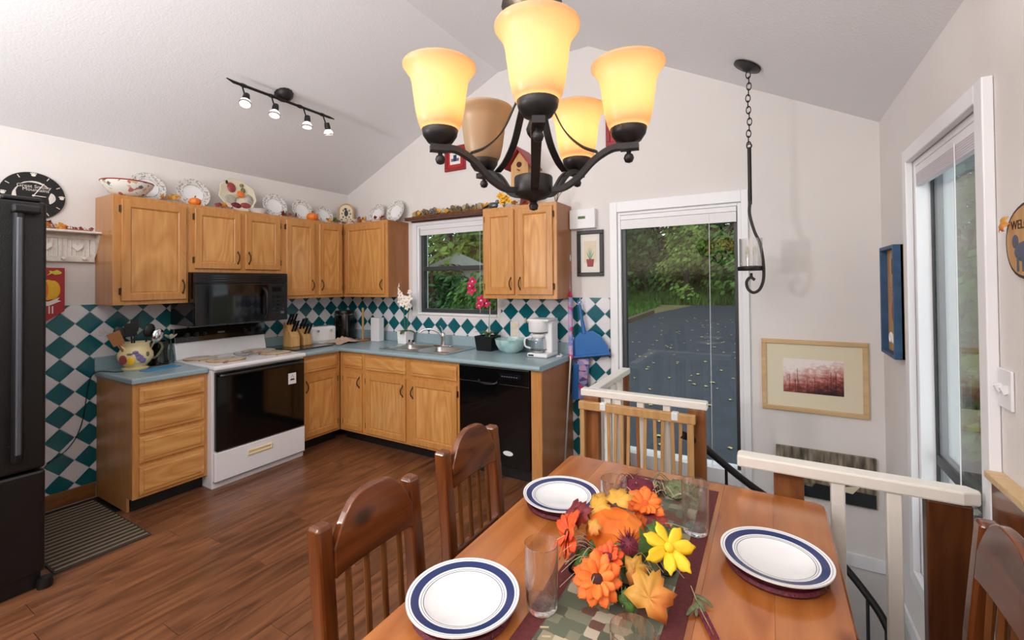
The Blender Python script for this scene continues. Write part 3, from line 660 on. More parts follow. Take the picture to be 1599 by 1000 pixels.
# ribbed doormat
t = thing('floor_mat', 'dark ribbed floor mat between refrigerator and drawers', 'mat', (0, -2.76, .0005))
MB().box(.09, 1.0, 0, .435, 0, .008).build('base', 'rubber', t, bev=.003)
for k in range(18): MB().box(.115+k*.05, .127+k*.05, .01, .425, .008, .012).build('rib', 'rubber_rib', t)

# ------------------------------------------------------------------ things on the worktops
# pitcher of utensils
PXY = (.21, -2.125)
t = thing('painted_pitcher', 'cream pitcher painted with fruit beside the range', 'pitcher', (*PXY, CT+.001))
MB().lathe([(.001, .004), (.075, .0), (.082, .012), (.06, .024), (.085, .05), (.108, .09), (.105, .125), (.085, .16), (.082, .185), (.092, .205), (.088, .205), (.077, .185), (.08, .16), (.098, .125), (.1, .09), (.075, .05), (.001, .04)], 28, fn=None).build('jug', 'cream_glaze', t, True)
MB().tube(smooth_path([(.0, .085, .17), (.0, .145, .19), (.0, .17, .14), (.0, .13, .075), (.0, .10, .07)], 5), .009, 8).build('handle', 'moss', t, True)
m = MB(); m.prism([(-.04, .16), (.0, .155), (.04, .16), (.012, .225), (0, .23), (-.012, .225)], 0, .012, lambda u, v, a: (u, -.07-(v-.16)*.75-a, v)); m.build('spout', 'cream_glaze', t, bev=.003)
for az, z, rw, rh, mt in [(-62, .085, .03, .036, 'fruit_red'), (-34, .075, .024, .032, 'yellow'), (-6, .095, .024, .022, 'grape'), (4, .075, .02, .022, 'grape'), (-12, .115, .018, .014, 'grape'), (22, .115, .014, .02, 'moss'), (-38, .125, .02, .008, 'moss'), (-20, .135, .02, .014, 'grape')]:
    m = MB(); m.ball((0, 0, 0), 1, 10, 6, (.006, rw, rh)); m.build('painted_fruit', mt, t, True, loc=(.104*cos(R(az)), .104*sin(R(az)), z), rot=(0, 0, R(az)))
def utensil(name, lab, dx, dy, lean, azi, L, head, mat):
    o = thing(name, lab, 'utensil', (PXY[0]+dx, PXY[1]+dy, CT+.06), (lean*cos(azi), lean*sin(azi), 0), 'utensils in the painted pitcher')
    MB().tube([(0, 0, 0), (0, 0, L)], .006, 6).build('handle', mat, o, True)
    m = MB()
    if head == 'spoon': m.ball((0, 0, L+.04), .055, 12, 6, (.22, .7, 1))
    elif head == 'turner': m.prism([(-.035, L), (.035, L), (.04, L+.1), (-.04, L+.1)], -.002, .002, lambda u, v, a: (a, u, v))
    elif head == 'fork': 
        m.prism([(-.02, L), (.02, L), (.028, L+.04), (-.028, L+.04)], -.003, .003, lambda u, v, a: (a, u, v))
        for k in (-1, 0, 1): m.box(-.003, .003, k*.02-.006, k*.02+.006, L+.04, L+.095)
    m.build('head', mat, o, head == 'spoon'); return o
utensil('serving_spoon', 'black slotted spoon leaning left in the painted pitcher', 0, -.03, R(16), R(0), .19, 'spoon', 'black_plastic')
utensil('spatula', 'upright black spatula in the painted pitcher', .0, -.01, R(5), R(10), .19, 'turner', 'black_plastic')
utensil('serving_spoon', 'black ladle spoon leaning right in the painted pitcher', .0, .03, R(-14), R(0), .19, 'spoon', 'black_plastic')
utensil('serving_spoon', 'steel serving spoon at the right rim of the painted pitcher', .03, .045, R(-24), R(0), .16, 'spoon', 'chrome')
utensil('meat_fork', 'black pronged fork behind the spatula in the painted pitcher', -.03, .0, R(-6), R(60), .22, 'fork', 'black_plastic')
utensil('spatula', 'brown wooden spatula at the left rim of the painted pitcher', .03, -.05, R(22), R(0), .15, 'turner', 'veneer')
# blue flexible mat
m = MB(); m.prism([(.34, -2.15), (.43, -2.13), (.38, -1.90), (.28, -1.91)], CT+.001, CT+.005, lambda u, v, a: (u, v, a)); tag(m.build('cutting_mat', 'blue_mat'), 'thin bright blue plastic mat in front of the pitcher', 'mat')
# can opener / black grinder and cream canister behind
t = thing('kitchen_appliance', 'small glossy black appliance behind the fruit-painted pitcher', 'appliance', (.13, -1.945, CT+.001))
MB().lathe([(.07, 0), (.072, .01), (.062, .05), (.058, .15), (.062, .18), (.04, .195)], 20, cap=True).build('body', 'black_gloss', t, True)
MB().box(.02, .07, -.035, .035, .13, .185).build('cutter_arm', 'black_plastic', t, bev=.008)
t = thing('silk_flower', 'cream silk flower standing behind the pitcher handle', 'flower', (.10, -1.853, CT+.001))
MB().lathe([(.022, 0), (.024, .05), (.01, .11), (.011, .15)], 12, cap=True).build('bottle', 'glass_green', t, True)
MB().tube([(0, 0, .02), (0, .0, .19)], .003, 5).build('stem', 'leaf_green', t)
for k in range(6):
    m = MB(); m.ball((0, 0, .03), .03, 8, 5, (.5, .2, 1)); m.build('petal', 'mat_board', t, True, loc=(0, 0, .19), rot=(R(50), 0, k*PI/3))
t = tag(MB().tube(smooth_path([(.26, -2.215, CT+.004), (.23, -2.25, CT+.004), (.1, -2.315, CT+.002), (.012, -2.33, .84), (.012, -2.37, .55), (.012, -2.44, .40), (.012, -2.55, .33)], 6), .0035, 6).build('power_cord', 'black_plastic', None, True), 'black power cord trailing down the tiles beside the drawers', 'cord')
# tray with knife blocks
t = thing('counter_tray', 'dark glass chopping board under the knife blocks', 'chopping board', (.26, -.79, CT+.001))
MB().box(-.23, .23, -.24, .20, .004, .012).build('slab', 'clear_dark', t, bev=.002)
for a in (-.2, .2):
    for b in (-.21, .17): MB().lathe([(.01, 0), (.01, .004)], 8, (a, b, 0), True).build('foot', 'black_plastic', t)
def knife_block(lab, x, y, n, h, rz):
    o = thing('knife_block', lab, 'knife block', (x, y, CT+.0135), rz)
    m = MB(); m.prism([(-.05, 0), (.085, 0), (.085, h*.42), (-.015, h), (-.05, h)], -.045, .045, lambda u, v, a: (u, a, v)); m.build('block', 'block_wood', o, bev=.004)
    for k in range(n):
        q = MB(); yy = -.03+.06*k/(n-1); px = .0+.05*(k % 2); pz = h-.55*h*(px+.015)/.1
        q.obox((px+.03, yy, pz+.05), (.011, 0, .0), (0, .007, 0), (.033, 0, .055)); q.build('knife_handle', 'black_plastic', o, bev=.003)
knife_block('pale wooden knife block nearest the range', .22, -.885, 5, .24, R(0))
knife_block('smaller pale wooden knife block next to the white toaster', .21, -.745, 4, .18, R(0))
t = thing('toaster', 'white two-slot toaster on the corner worktop', 'toaster', (.17, -.50, CT+.001), R(-12))
MB().box(-.075, .08, -.14, .13, .012, .18).build('body', 'white_plastic', t, bev=.022)
MB().box(-.07, .075, -.135, .125, 0, .014).build('base', 'white_paint', t)
for a in (-.03, .03): MB().box(a-.012, a+.012, -.10, .09, .179, .1815).build('slot', 'black_plastic', t)
for a in (-.075, .065):
    MB().box(.08, .0815, a-.018, a+.018, .05, .13).build('panel', 'lace_white', t)
    MB().tube([(.075, a, .135), (.105, a, .135)], .012, 10).build('lever', 'chrome', t, True)
# crumpled tea towel
def cloth(name, lab, cx, cy, rx, ry, hh, mat, seed):
    rnd = random.Random(seed); N = 22; vs = []; fs = []
    ph = [(rnd.uniform(8, 26), rnd.uniform(0, 6), rnd.uniform(0, 6.28)) for _ in range(6)]
    for i in range(N):
        for j in range(N):
            u, v = i/(N-1)*2-1, j/(N-1)*2-1; r = math.hypot(u, v); e = max(0, 1-r*.78)
            z = hh*e*(.7+.5*sum(sin(p*u+q*v*3+s) for p, q, s in ph)/6)+.006
            vs.append((cx+rx*u*(1-.12*sin(5*v+seed)), cy+ry*v*(1-.1*sin(6*u)), CT+.002+max(z, .003+.003*abs(sin(9*u+5*v)))))
    for i in range(N-1):
        for j in range(N-1): a = i*N+j; fs.append((a, a+N, a+N+1, a+1))
    o = MB().add(vs, fs).build(name, mat, None, True); sd = o.modifiers.new('solid', 'SOLIDIFY'); sd.thickness = .003; sd.offset = 1
    return tag(o, lab, 'towel')
cloth('tea_towel', 'crumpled beige tea towel in front of the black canister', .40, -.41, .12, .14, .085, 'beige_cloth', 3)
# canister
t = thing('tall_canister', 'tall glossy black canister with silver rim in the corner', 'canister', (.14, -.17, CT+.001))
MB().lathe([(.10, 0), (.112, .01), (.112, .25), (.105, .29)], 28, cap=True).build('body', 'black_gloss', t, True)
MB().torus((0, 0, .285), .104, .008, n=28).build('chrome_band', 'chrome', t, True)
MB().lathe([(.1, .29), (.108, .30), (.1, .325), (.02, .335)], 28, cap=True).build('lid', 'black_plastic', t, True)
t = thing('paper_towel_holder', 'wooden paper towel stand without a roll', 'towel holder', (.44, -.17, CT+.001))
MB().lathe([(.08, 0), (.083, .008), (.078, .016)], 24, cap=True).build('base', 'veneer', t, True)
MB().lathe([(.011, .016), (.011, .33), (.015, .335), (.012, .36), (.002, .365)], 12, cap=True).build('post', 'block_wood', t, True)
t = thing('carton', 'tall white carton standing beside the wooden stand', 'carton', (.61, -.12, CT+.001))
MB().box(-.065, .065, -.035, .035, 0, .255).build('box', 'paper', t, bev=.003)
for k in range(3): MB().box(-.03, .0+.02*(k % 2), -.0358, -.035, .2-.07*k, .203-.07*k).build('print', 'lilac_slat', t)
# orchids
def flower5(par, loc, rot, r, mat, eye='yellow'):
    f = MB(); f.ball((0, 0, .004), r*.2, 8, 5); c = f.build('blossom', eye, par, True, loc=loc, rot=rot)
    p = MB(); p.ball((r*.55, 0, 0), r*.5, 8, 5, (1, .75, .16)); src = p.build('petal', mat, c, True)
    for k in range(1, 5): inst(src, c, rot=(0, R(-10), k*2*PI/5))
    return c
t = thing('white_orchid', 'white orchid in a square white pot left of the sink', 'orchid', (1.04, -.135, CT+.001))
MB().framed(-.06, .06, 0, .13, [(0, 0)]) 
m = MB(); m.loft([[(-.055, -.055, 0), (.055, -.055, 0), (.055, .055, 0), (-.055, .055, 0)], [(-.062, -.062, .13), (.062, -.062, .13), (.062, .062, .13), (-.062, .062, .13)], [(-.055, -.055, .13), (.055, -.055, .13), (.055, .055, .13), (-.055, .055, .13)], [(-.052, -.052, .11), (.052, -.052, .11), (.052, .052, .11), (-.052, .052, .11)]]); m.build('pot', 'ceramic', t, bev=.003)
def blade(par, L, wd, loc, rot, mat='leaf_green', droop=.5):
    vs = []; fs = []; n = 8
    for i in range(n+1):
        s = i/n; ww = wd*math.sqrt(max(0, sin(PI*min(.98, .12+s*.86)))); x = L*s; z = L*(.35*s-droop*s*s)
        vs += [(x, -ww, z+.15*ww), (x, 0, z), (x, ww, z+.15*ww)]
    for i in range(n): a = i*3; fs += [(a, a+3, a+4, a+1), (a+1, a+4, a+5, a+2)]
    o = MB().add(vs, fs).build('leaf', mat, par, True, loc=loc, rot=rot); sd = o.modifiers.new('s', 'SOLIDIFY'); sd.thickness = .0015; return o
for a in (10, 100, 185, 290): blade(t, .12, .024, (0, 0, .125), (0, 0, R(a)))
for pts in ([(0, 0, .12), (-.02, 0, .3), (-.03, .01, .46), (-.075, -.01, .58)], [(.02, 0, .12), (.04, 0, .3), (.06, .01, .42), (.09, -.01, .47)]): MB().tube(smooth_path(pts, 5), .004, 6).build('stem', 'leaf_green', t, True)
for i, (x, y, z, r) in enumerate([(-.085, -.02, .6, .034), (-.07, -.03, .545, .038), (-.035, -.03, .50, .04), (-.05, -.025, .45, .042), (-.005, -.035, .42, .042), (.045, -.035, .43, .044), (.08, -.03, .47, .04), (.06, -.035, .385, .04), (.095, -.03, .40, .036), (.02, -.035, .47, .036), (.08, -.02, .54, .03)]):
    flower5(t, (x, y, z), (R(80+random.uniform(-15, 15)), 0, R(random.uniform(-25, 25))), r, 'petal_white')
t = thing('magenta_orchid', 'magenta orchid in a square black pot right of the sink', 'orchid', (2.075, -.14, CT+.001))
m = MB(); m.loft([[(-.08, -.07, 0), (.08, -.07, 0), (.08, .07, 0), (-.08, .07, 0)], [(-.095, -.085, .135), (.095, -.085, .135), (.095, .085, .135), (-.095, .085, .135)], [(-.085, -.075, .135), (.085, -.075, .135), (.085, .075, .135), (-.085, .075, .135)], [(-.08, -.07, .115), (.08, -.07, .115), (.08, .07, .115), (-.08, .07, .115)]]); m.build('pot', 'black_plastic', t, bev=.003)
for a in (30, 150, 200, 320, 80): blade(t, .13, .02, (0, 0, .13), (0, R(-25), R(a)))
MB().tube(smooth_path([(.01, 0, .12), (.02, 0, .3), (.03, -.0, .42), (.0, -.06, .50), (-.09, -.1, .55)], 6), .0035, 6).build('stem', 'leaf_green', t, True)
MB().tube([(.02, 0, .12), (.03, 0, .45)], .003, 6).build('stake', 'white_plastic', t)
for x, y, z, r in [(-.10, -.11, .56, .05), (-.075, -.13, .64, .045), (-.11, -.12, .60, .045), (.0, -.1, .465, .055), (.045, -.08, .44, .045), (-.02, -.11, .42, .035)]:
    flower5(t, (x, y, z), (R(85+random.uniform(-15, 15)), 0, R(random.uniform(-30, 20))), r, 'petal_pink', 'petal_white')
# glass bowl
t = thing('glass_bowl', 'pale green swirled glass bowl beside the black flowerpot', 'bowl', (2.33, -.15, CT+.001))
MB().lathe([(.001, .006), (.07, 0), (.11, .03), (.135, .075), (.145, .12), (.138, .12), (.126, .075), (.1, .036), (.06, .012), (.001, .014)], 32, fn=lambda a: 1+.02*cos(8*a)).build('dish', 'marble_blue', t, True)
# coffee maker
t = thing('coffee_maker', 'white drip coffee maker at the right end of the worktop', 'coffee maker', (2.665, -.19, CT+.001))
MB().box(-.085, .105, -.125, .10, 0, .035).build('base', 'white_plastic', t, bev=.012)
MB().box(.02, .105, -.03, .10, .03, .30).build('tower', 'white_plastic', t, bev=.012)
MB().lathe([(.075, .2), (.085, .215), (.088, .295), (.08, .305)], 24, (-.015, -.035, 0), True).build('brew_basket', 'white_plastic', t, True)
MB().box(-.095, .105, -.10, .10, .298, .318).build('lid', 'white_plastic', t, bev=.008)
cf = MB().lathe([(.001, .04), (.062, .038), (.07, .06), (.068, .13), (.055, .165), (.052, .165), (.065, .13), (.066, .06), (.001, .044)], 24, (-.015, -.04, 0)).build('carafe', 'glass', t, True)
MB().lathe([(.054, .16), (.058, .175), (.05, .19)], 20, (-.015, -.04, 0), True).build('carafe_lid', 'white_plastic', cf, True)
MB().tube(smooth_path([(-.06, -.075, .165), (-.105, -.11, .15), (-.105, -.11, .09), (-.07, -.085, .07)], 5), .008, 8).build('carafe_handle', 'white_plastic', cf, True)
MB().torus((-.015, -.04, .06), .07, .003, n=24).build('band', 'black_plastic', cf); MB().torus((-.015, -.035, .205), .081, .003, n=24).build('band', 'black_plastic', t)
MB().box(-.07, -.02, -.1262, -.125, .01, .024).build('switch', 'black_plastic', t)
tag(MB().tube(smooth_path([(2.77, -.13, CT+.004), (2.80, -.16, CT+.006), (2.83, -.13, CT+.005), (2.79, -.10, CT+.012), (2.82, -.15, CT+.018), (2.84, -.19, CT+.006), (2.80, -.2, CT+.005)], 6), .004, 6).build('power_cord', 'white_plastic', None, True), 'coiled white cord beside the coffee maker', 'cord')
# outlets and painted tile accents
for x, z, lab in [(2.29, 1.115, 'cream double socket plate behind the glass bowl'), (.195, 1.14, 'cream socket plate behind the black canister')]:
    t = thing('socket_plate', lab, 'socket', (x if x > 1 else -.002, -.012 if x > 1 else -.23, z), 0 if x > 1 else L90)
    MB().box(-.045, .045, .0, .0055, -.075, .075).build('plate', 'lace_white', t, bev=.002)
    for k in (-.035, .035): MB().box(-.015, .015, -.003, .0, k-.02, k+.02).build('socket', 'cream_plastic', t, bev=.002)
def decal(x, z, wall):
    m = MB(); rnd = random.Random(int(x*100))
    for k in range(14):
        a = rnd.uniform(0, 6.28); q = rnd.uniform(.005, .04); m.ball((q*cos(a), 0, q*sin(a)), rnd.uniform(.004, .009), 6, 4, (1, .15, 1))
    return m
decal(2.42, 1.19, 'B').build('tile_painting', 'straw', wallb, loc=(2.416, -.0066, 1.20))
decal(.5, 1.2, 'L').build('tile_painting', 'lilac_slat', wl, loc=(.0066, -2.245, 1.20), rot=(0, 0, L90))

# ------------------------------------------------------------------ on top of the wall cabinets
ZT = UT+.001
def vine_plate(lab, wall, s, r, off=.16):
    tl = R(74)
    loc = (off, s, ZT+r*sin(tl)+.001) if wall == 'L' else (s, -off, ZT+r*sin(tl)+.001)
    rot = (0, tl, 0) if wall == 'L' else (tl, 0, 0)
    o = thing('dinner_plate', lab, 'plate', loc, rot, 'vine-rimmed plates above the cabinets')
    MB().lathe([(.001, -.002), (r*.62, -.002), (r*.70, .008), (r*.60, .004), (.001, .004)], 28).build('well', 'ceramic', o, True)
    MB().lathe([(r*.60, -.001), (r*.98, .012), (r, .016), (r*.985, .019), (r*.70, .0095)], 36, fn=lambda a: 1+.012*cos(14*a)).build('rim', 'vine_ring', o, True)
    MB().torus((0, 0, .008), r*.62, .0035, n=28).build('inner_ring', 'vine_ring', o)
    return o
vine_plate('leftmost vine-rimmed plate, standing behind the flowered bowl', 'L', -2.0, .125, .06)
vine_plate('vine-rimmed plate standing left of the harvest platter', 'L', -1.69, .13, .09)
vine_plate('vine-rimmed plate just right of the harvest platter', 'L', -.975, .125, .1)
vine_plate('vine-rimmed plate behind the small orange pumpkin', 'L', -.675, .12, .1)
vine_plate('small vine-rimmed plate beside the cabinet corner', 'L', -.41, .105, .1)
vine_plate('vine-rimmed plate standing left on the corner wall cabinet', 'B', .60, .115, .1)
vine_plate('rightmost vine-rimmed plate, at the end of the corner cabinet', 'B', .86, .125, .08)
t = thing('flowered_bowl', 'wide white bowl with painted flowers and red rim', 'bowl', (.235, -2.185, ZT))
MB().lathe([(.001, .003), (.07, 0), (.1, .02), (.145, .075), (.155, .105), (.149, .105), (.138, .075), (.095, .026), (.001, .012)], 32).build('dish', 'floral', t, True)
MB().torus((0, 0, .105), .152, .005, n=32).build('rim', 'red_frame', t, True)
t = thing('harvest_platter', 'large oval platter painted in harvest colours', 'platter', (.10, -1.33, ZT+.162), (0, R(74), 0))
m = MB(); m.lathe([(.001, -.004), (.10, -.004), (.15, .012), (.165, .02), (.16, .024), (.10, .004), (.001, .004)], 36, fn=lambda a: 1+.04*cos(9*a)+.03*sin(4*a)); m.build('dish', 'mat_board', t, True)
for u, v, ru, rv, mt in [(.075, -.045, .05, .038, 'fruit_red'), (.02, .03, .035, .035, 'orange'), (.11, .05, .018, .018, 'garland'), (.06, .055, .03, .02, 'moss'), (-.045, -.07, .045, .05, 'gourd'), (-.03, .10, .06, .04, 'gourd'), (-.09, .06, .03, .05, 'fruit_red'), (-.10, -.03, .03, .045, 'mum'), (.12, -.085, .022, .016, 'flower_eye'), (-.01, -.02, .02, .03, 'straw')]:
    m = MB(); m.ball((-u, v, .012), 1, 12, 6, (ru, rv, .016)); m.build('painted_fruit', mt, t, True)
t = thing('white_dish', 'small white dish lying in front of the harvest platter', 'dish', (.25, -1.22, ZT))
MB().lathe([(.001, .003), (.05, 0), (.075, .03), (.09, .042), (.085, .043), (.05, .012), (.001, .01)], 24).build('bowl', 'ceramic', t, True)
t = thing('bird_plaque', 'arched cream plaque with a dark painted motif in the cabinet corner', 'plaque', (.16, -.16, ZT+.002), (R(-8), 0, R(45)))
arch = lambda w_, h_: [(-w_, 0), (w_, 0), (w_, h_-w_)]+[(w_*cos(R(15*k)), h_-w_+w_*sin(R(15*k))) for k in range(1, 12)]+[(-w_, h_-w_)]
MB().prism(arch(.085, .27), -.012, .012, lambda u, v, q: (u, q, v)).build('border', 'gate_wood', t, bev=.003)
MB().prism([(u, v+.018) for u, v in arch(.068, .232)], -.0145, -.0125, lambda u, v, q: (u, q, v)).build('face', 'mat_board', t)
m = MB(); m.ball((0, -.015, .15), 1, 12, 6, (.022, .003, .04)); m.ball((-.01, -.015, .2), 1, 10, 6, (.014, .003, .014)); m.build('painted_bird', 'black_frame', t, True)
for k in range(8): m = MB(); m.ball((.045*cos(k*PI/4), -.015, .145+.055*sin(k*PI/4)), 1, 8, 4, (.009, .003, .013)); m.build('painted_leaf', 'moss' if k % 2 else 'garland', t, True)
t = thing('oval_dish', 'shallow white serving dish below the painted jug', 'dish', (.33, -.245, ZT), R(35))
m = MB(); m.lathe([(.001, .003), (.06, 0), (.10, .035), (.12, .05), (.115, .052), (.06, .012), (.001, .01)], 28); m.v = [(x*1.25, y*.75, z) for x, y, z in m.v]; m.build('bowl', 'floral', t, True)
# autumn leaves and small pumpkins
def leafmesh(r, lobes=5):
    half = [(0, 1), (8, .80), (15, .84), (25, .62), (38, .76), (50, .98), (58, .80), (70, .80), (82, .58), (98, .70), (114, .84), (130, .62), (158, .50), (180, .3)]
    out = half+[(-a, k) for a, k in half[-2:0:-1]]
    vs = []; fs = []
    for sc_ in (0, .5, 1):
        for a, k in out:
            x, y = r*k*sc_*cos(R(a)), r*k*sc_*sin(R(a)); vs.append((x, y, -.30*(x*x+y*y)/r+.16*abs(y)+.05*r*sin(a*.11)*sc_))
    n = len(out)
    for q in (0, 1): fs += [(q*n+i, q*n+(i+1) % n, (q+1)*n+(i+1) % n, (q+1)*n+i) for i in range(n)]
    return MB().add(vs, fs)
LEAF = {}
for k in ('leaf_autumn', 'leaf_gold', 'leaf_burgundy', 'leaf_green'):
    LEAF[k] = leafmesh(.05).mesh('leaf', k, True)
def leaf(par, k, loc, rot, s=1):
    o = bpy.data.objects.new('leaf', LEAF[k]); COL.objects.link(o); o.parent = par; o.location = loc; o.rotation_euler = rot; o.scale = (s, s, s)
    sd = o.modifiers.new('solid', 'SOLIDIFY'); sd.thickness = .0012; return o
def sprig(lab, loc, cols, n, spread, seed, lift=.03):
    rnd = random.Random(seed); o = thing('autumn_leaf_sprig', lab, 'leaves', loc)
    MB().tube([(-spread[0], -spread[1], .006), (0, 0, .012), (spread[0], spread[1], .006)], .003, 5).build('stem', 'veneer', o)
    for i in range(n):
        leaf(o, cols[i % len(cols)], (rnd.uniform(-1, 1)*spread[0], rnd.uniform(-1, 1)*spread[1], .025+rnd.random()*lift), (rnd.uniform(.3, 1.3), rnd.uniform(.2, 1.1), rnd.uniform(0, 6.28)), rnd.uniform(.5, .8))
    return o
sprig('golden leaf sprig right of the flowered bowl', (.26, -1.93, ZT+.01), ['leaf_gold', 'leaf_autumn'], 6, (.02, .06), 1)
sprig('burgundy leaf sprig left of the harvest platter', (.27, -1.52, ZT+.01), ['leaf_burgundy', 'leaf_autumn'], 5, (.02, .06), 2, .01)
sprig('dark leaf sprig in front of the plate right of the platter', (.27, -.93, ZT+.01), ['leaf_burgundy', 'leaf_green'], 5, (.02, .09), 3, .0)
sprig('gold leaf sprig before the small corner plate', (.27, -.42, ZT+.01), ['leaf_gold', 'leaf_green'], 5, (.02, .06), 4, .01)
sprig('orange leaf sprig on the corner wall cabinet', (.55, -.26, ZT+.01), ['leaf_autumn', 'leaf_burgundy', 'leaf_gold'], 7, (.1, .02), 5, .02)
sprig('red leaf sprig before the rightmost plate', (.80, -.26, ZT+.01), ['leaf_burgundy', 'leaf_autumn'], 5, (.06, .02), 6, .02)
def pumpkin(lab, loc, r, par=None, mat='pumpkin', stem=True):
    o = thing('pumpkin', lab, 'pumpkin', loc) if par is None else par
    m = MB(); m.lathe([(.001, .05*r), (r*.5, 0), (r*.9, .3*r), (r, .7*r), (r*.85, 1.15*r), (r*.45, 1.38*r), (.1*r, 1.3*r), (.001, 1.29*r)], 40, fn=lambda a: 1-.09*abs(cos(4.5*a))**4); m.build('flesh', mat, o, True, loc=None if par is None else loc)
    if not stem: return o
    m = MB(); m.tube(smooth_path([(0, 0, 1.25*r), (.02*r, 0, 1.55*r), (.15*r, .05*r, 1.8*r)], 4), .12*r, 6); m.build('stem', 'moss', o, True, loc=None if par is None else loc); return o
pumpkin('tiny orange pumpkin between bowl and platter above cabinets', (.25, -1.745, ZT), .045)
pumpkin('small orange pumpkin in front of a plate above the microwave end', (.25, -.66, ZT), .058)

# shelf over the window with a garland
t = thing('window_shelf', 'dark brown shelf mounted over the kitchen window', 'shelf', (1.57, -.001, 2.215))
MB().box(-.56, .57, -.11, 0, .0, .035).build('board', 'post_dark', t, bev=.006); MB().box(-.53, .54, -.035, 0, -.012, 0).build('cleat', 'post_dark', t)
rnd = random.Random(11); t = thing('dried_garland', 'dried cone and leaf garland along the dark window shelf', 'garland', (1.57, -.055, 2.252))
MB().tube([(-.5, 0, .012), (0, 0, .014), (.52, 0, .012)], .006, 6).build('cord', 'veneer', t)
for i in range(44):
    m = MB(); m.lathe([(.003, 0), (.02, .01), (.016, .025), (.02, .028), (.012, .045), (.002, .055)], 8, fn=lambda a: 1+.25*cos(4*a)); q = rnd.uniform(.8, 1.3)
    m.v = [(x*q, y*q, z*q) for x, y, z in m.v]
    m.build('cone', ['garland', 'garland', 'straw', 'grey_line', 'garland', 'garland', 'garland', 'leaf_gold'][rnd.randrange(8) if i < 40 else 7], t, loc=(-.49+i*.023, rnd.uniform(-.025, .02), .012+rnd.random()*.016), rot=(rnd.uniform(-.9, .9), rnd.uniform(-.9, .9), 0))
# birdhouse and flowers on the right cabinet
t = thing('birdhouse', 'wooden birdhouse with red roof on the right wall cabinet', 'birdhouse', (2.50, -.19, ZT), R(0))
m = MB(); m.prism([(-.085, .12), (.085, .12), (.085, .36), (0, .47), (-.085, .36)], -.08, .08, lambda u, v, a: (u, a, v)); m.build('house', 'gate_wood', t, bev=.003)
for s_ in (-1, 1): MB().prism([(0, .485), (s_*.125, .325), (s_*.125, .345), (0, .51)], -.12, .11, lambda u, v, a: (u, a, v)).build('roof', 'petal_red' if 0 else 'red_frame', t)
MB().lathe([(.024, 0), (.024, .006), (.001, .006)], 16).build('entrance', 'flower_eye', t, loc=(0, -.081, .36), rot=(R(90), 0, 0))
MB().tube([(0, -.08, .31), (0, -.12, .31)], .006, 8).build('perch', 'veneer', t); MB().box(-.1, .1, -.11, .09, .105, .12).build('deck', 'gate_wood', t)
MB().lathe([(.05, 0), (.04, .02), (.03, .08), (.04, .105)], 12, cap=True).build('pedestal', 'post_wood', t)
rnd = random.Random(5); t = thing('yellow_flower_bunch', 'bunch of yellow silk flowers on the right cabinet edge', 'flowers', (2.33, -.25, ZT))
for i in range(10):
    a = rnd.uniform(0, 6.28); p = Vector((.05*cos(a)*rnd.uniform(.3, 1.2), .03*sin(a), rnd.uniform(.03, .12))); MB().tube([(0, 0, .004), p], .002, 4).build('stem', 'leaf_green', t)
    flower5(t, p, (R(60), rnd.uniform(-.6, .6), rnd.uniform(-1, 1)), .03, 'yellow', 'orange')
t = thing('bird_figurine', 'small grey bird figurine left of the yellow flowers', 'figurine', (2.21, -.24, ZT))
MB().ball((0, 0, .035), .035, 12, 8, (1.5, .8, .9)).build('body', 'grey_strip', t, True); MB().ball((.045, 0, .065), .02, 10, 6).build('head', 'grey_line', t, True)
MB().tube([(.06, 0, .065), (.078, 0, .06)], [.006, .001], 6).build('beak', 'veneer', t); MB().tube([(-.04, 0, .04), (-.11, 0, .02)], [.016, .006], 6).build('tail', 'black_plastic', t)
sprig('dry dark leaf sprig under the birdhouse', (2.56, -.27, ZT+.005), ['leaf_burgundy', 'leaf_autumn'], 9, (.1, .02), 9, .015)
rnd = random.Random(15); t = thing('dried_twigs', 'bundle of dried twigs at the right cabinet end', 'twigs', (2.80, -.17, ZT))
for i in range(12):
    a = rnd.uniform(0, 6.28); MB().tube(smooth_path([(0, 0, .003), (.03*cos(a), .03*sin(a), .07), (.06*cos(a), .06*sin(a), .1+rnd.random()*.06)], 3), .002, 4).build('twig', 'garland', t)

# ------------------------------------------------------------------ on the walls
# clock
t = thing('wall_clock', 'round black wall clock with mountain print above the refrigerator', 'clock', (.004, -2.62, 2.175), (0, L90, 0))
MB().lathe([(.001, 0), (.158, 0), (.160, .006), (.158, .012), (.001, .012)], 48).build('dial', 'black_plastic', t, True)
def cr(x, y, z): return (x, y, z)
up = lambda a, r: (-r*cos(a), r*sin(a), .0125)     # local: -x is up, y is right
for k in range(12):
    a = k*PI/6; p = up(a, .140)
    if k % 3: MB().obox((p[0], p[1], .0128), (.011*cos(a), -.011*sin(a), 0), (.0022*sin(a), .0022*cos(a), 0), (0, 0, .0005)).build('tick', 'white_paint', t)
    else:
        m = MB(); m.ball((p[0], p[1], .0128), .012, 8, 4, (.8, 1, .08))
        for q in (-1, -.35, .35, 1): m.ball((p[0]-.014+abs(q)*.004, p[1]+q*.012, .0128), .0042, 6, 4, (1, 1, .2))
        m.build('paw_mark', 'white_paint', t)
text('Great Smoky', 'lettering', .031, 'lace_white', t, (-.062, .004, .0128), (0, 0, L90), .0004)
text('Mountains', 'lettering', .031, 'lace_white', t, (-.040, .012, .0128), (0, 0, L90), .0004)
arcp = lambda a0, a1, r, n=8: [(-r*cos(R(a0+(a1-a0)*i/n)), r*sin(R(a0+(a1-a0)*i/n)), .0124) for i in range(n+1)]
m = MB(); m.tube(arcp(-38, 50, .094), [.002, .004, .003, .005, .006, .006, .005, .004, .002], 4); m.v = [(x, y, .0122+(z-.0122)*.1) for x, y, z in m.v]; m.build('cloud_print', 'lace_white', t)
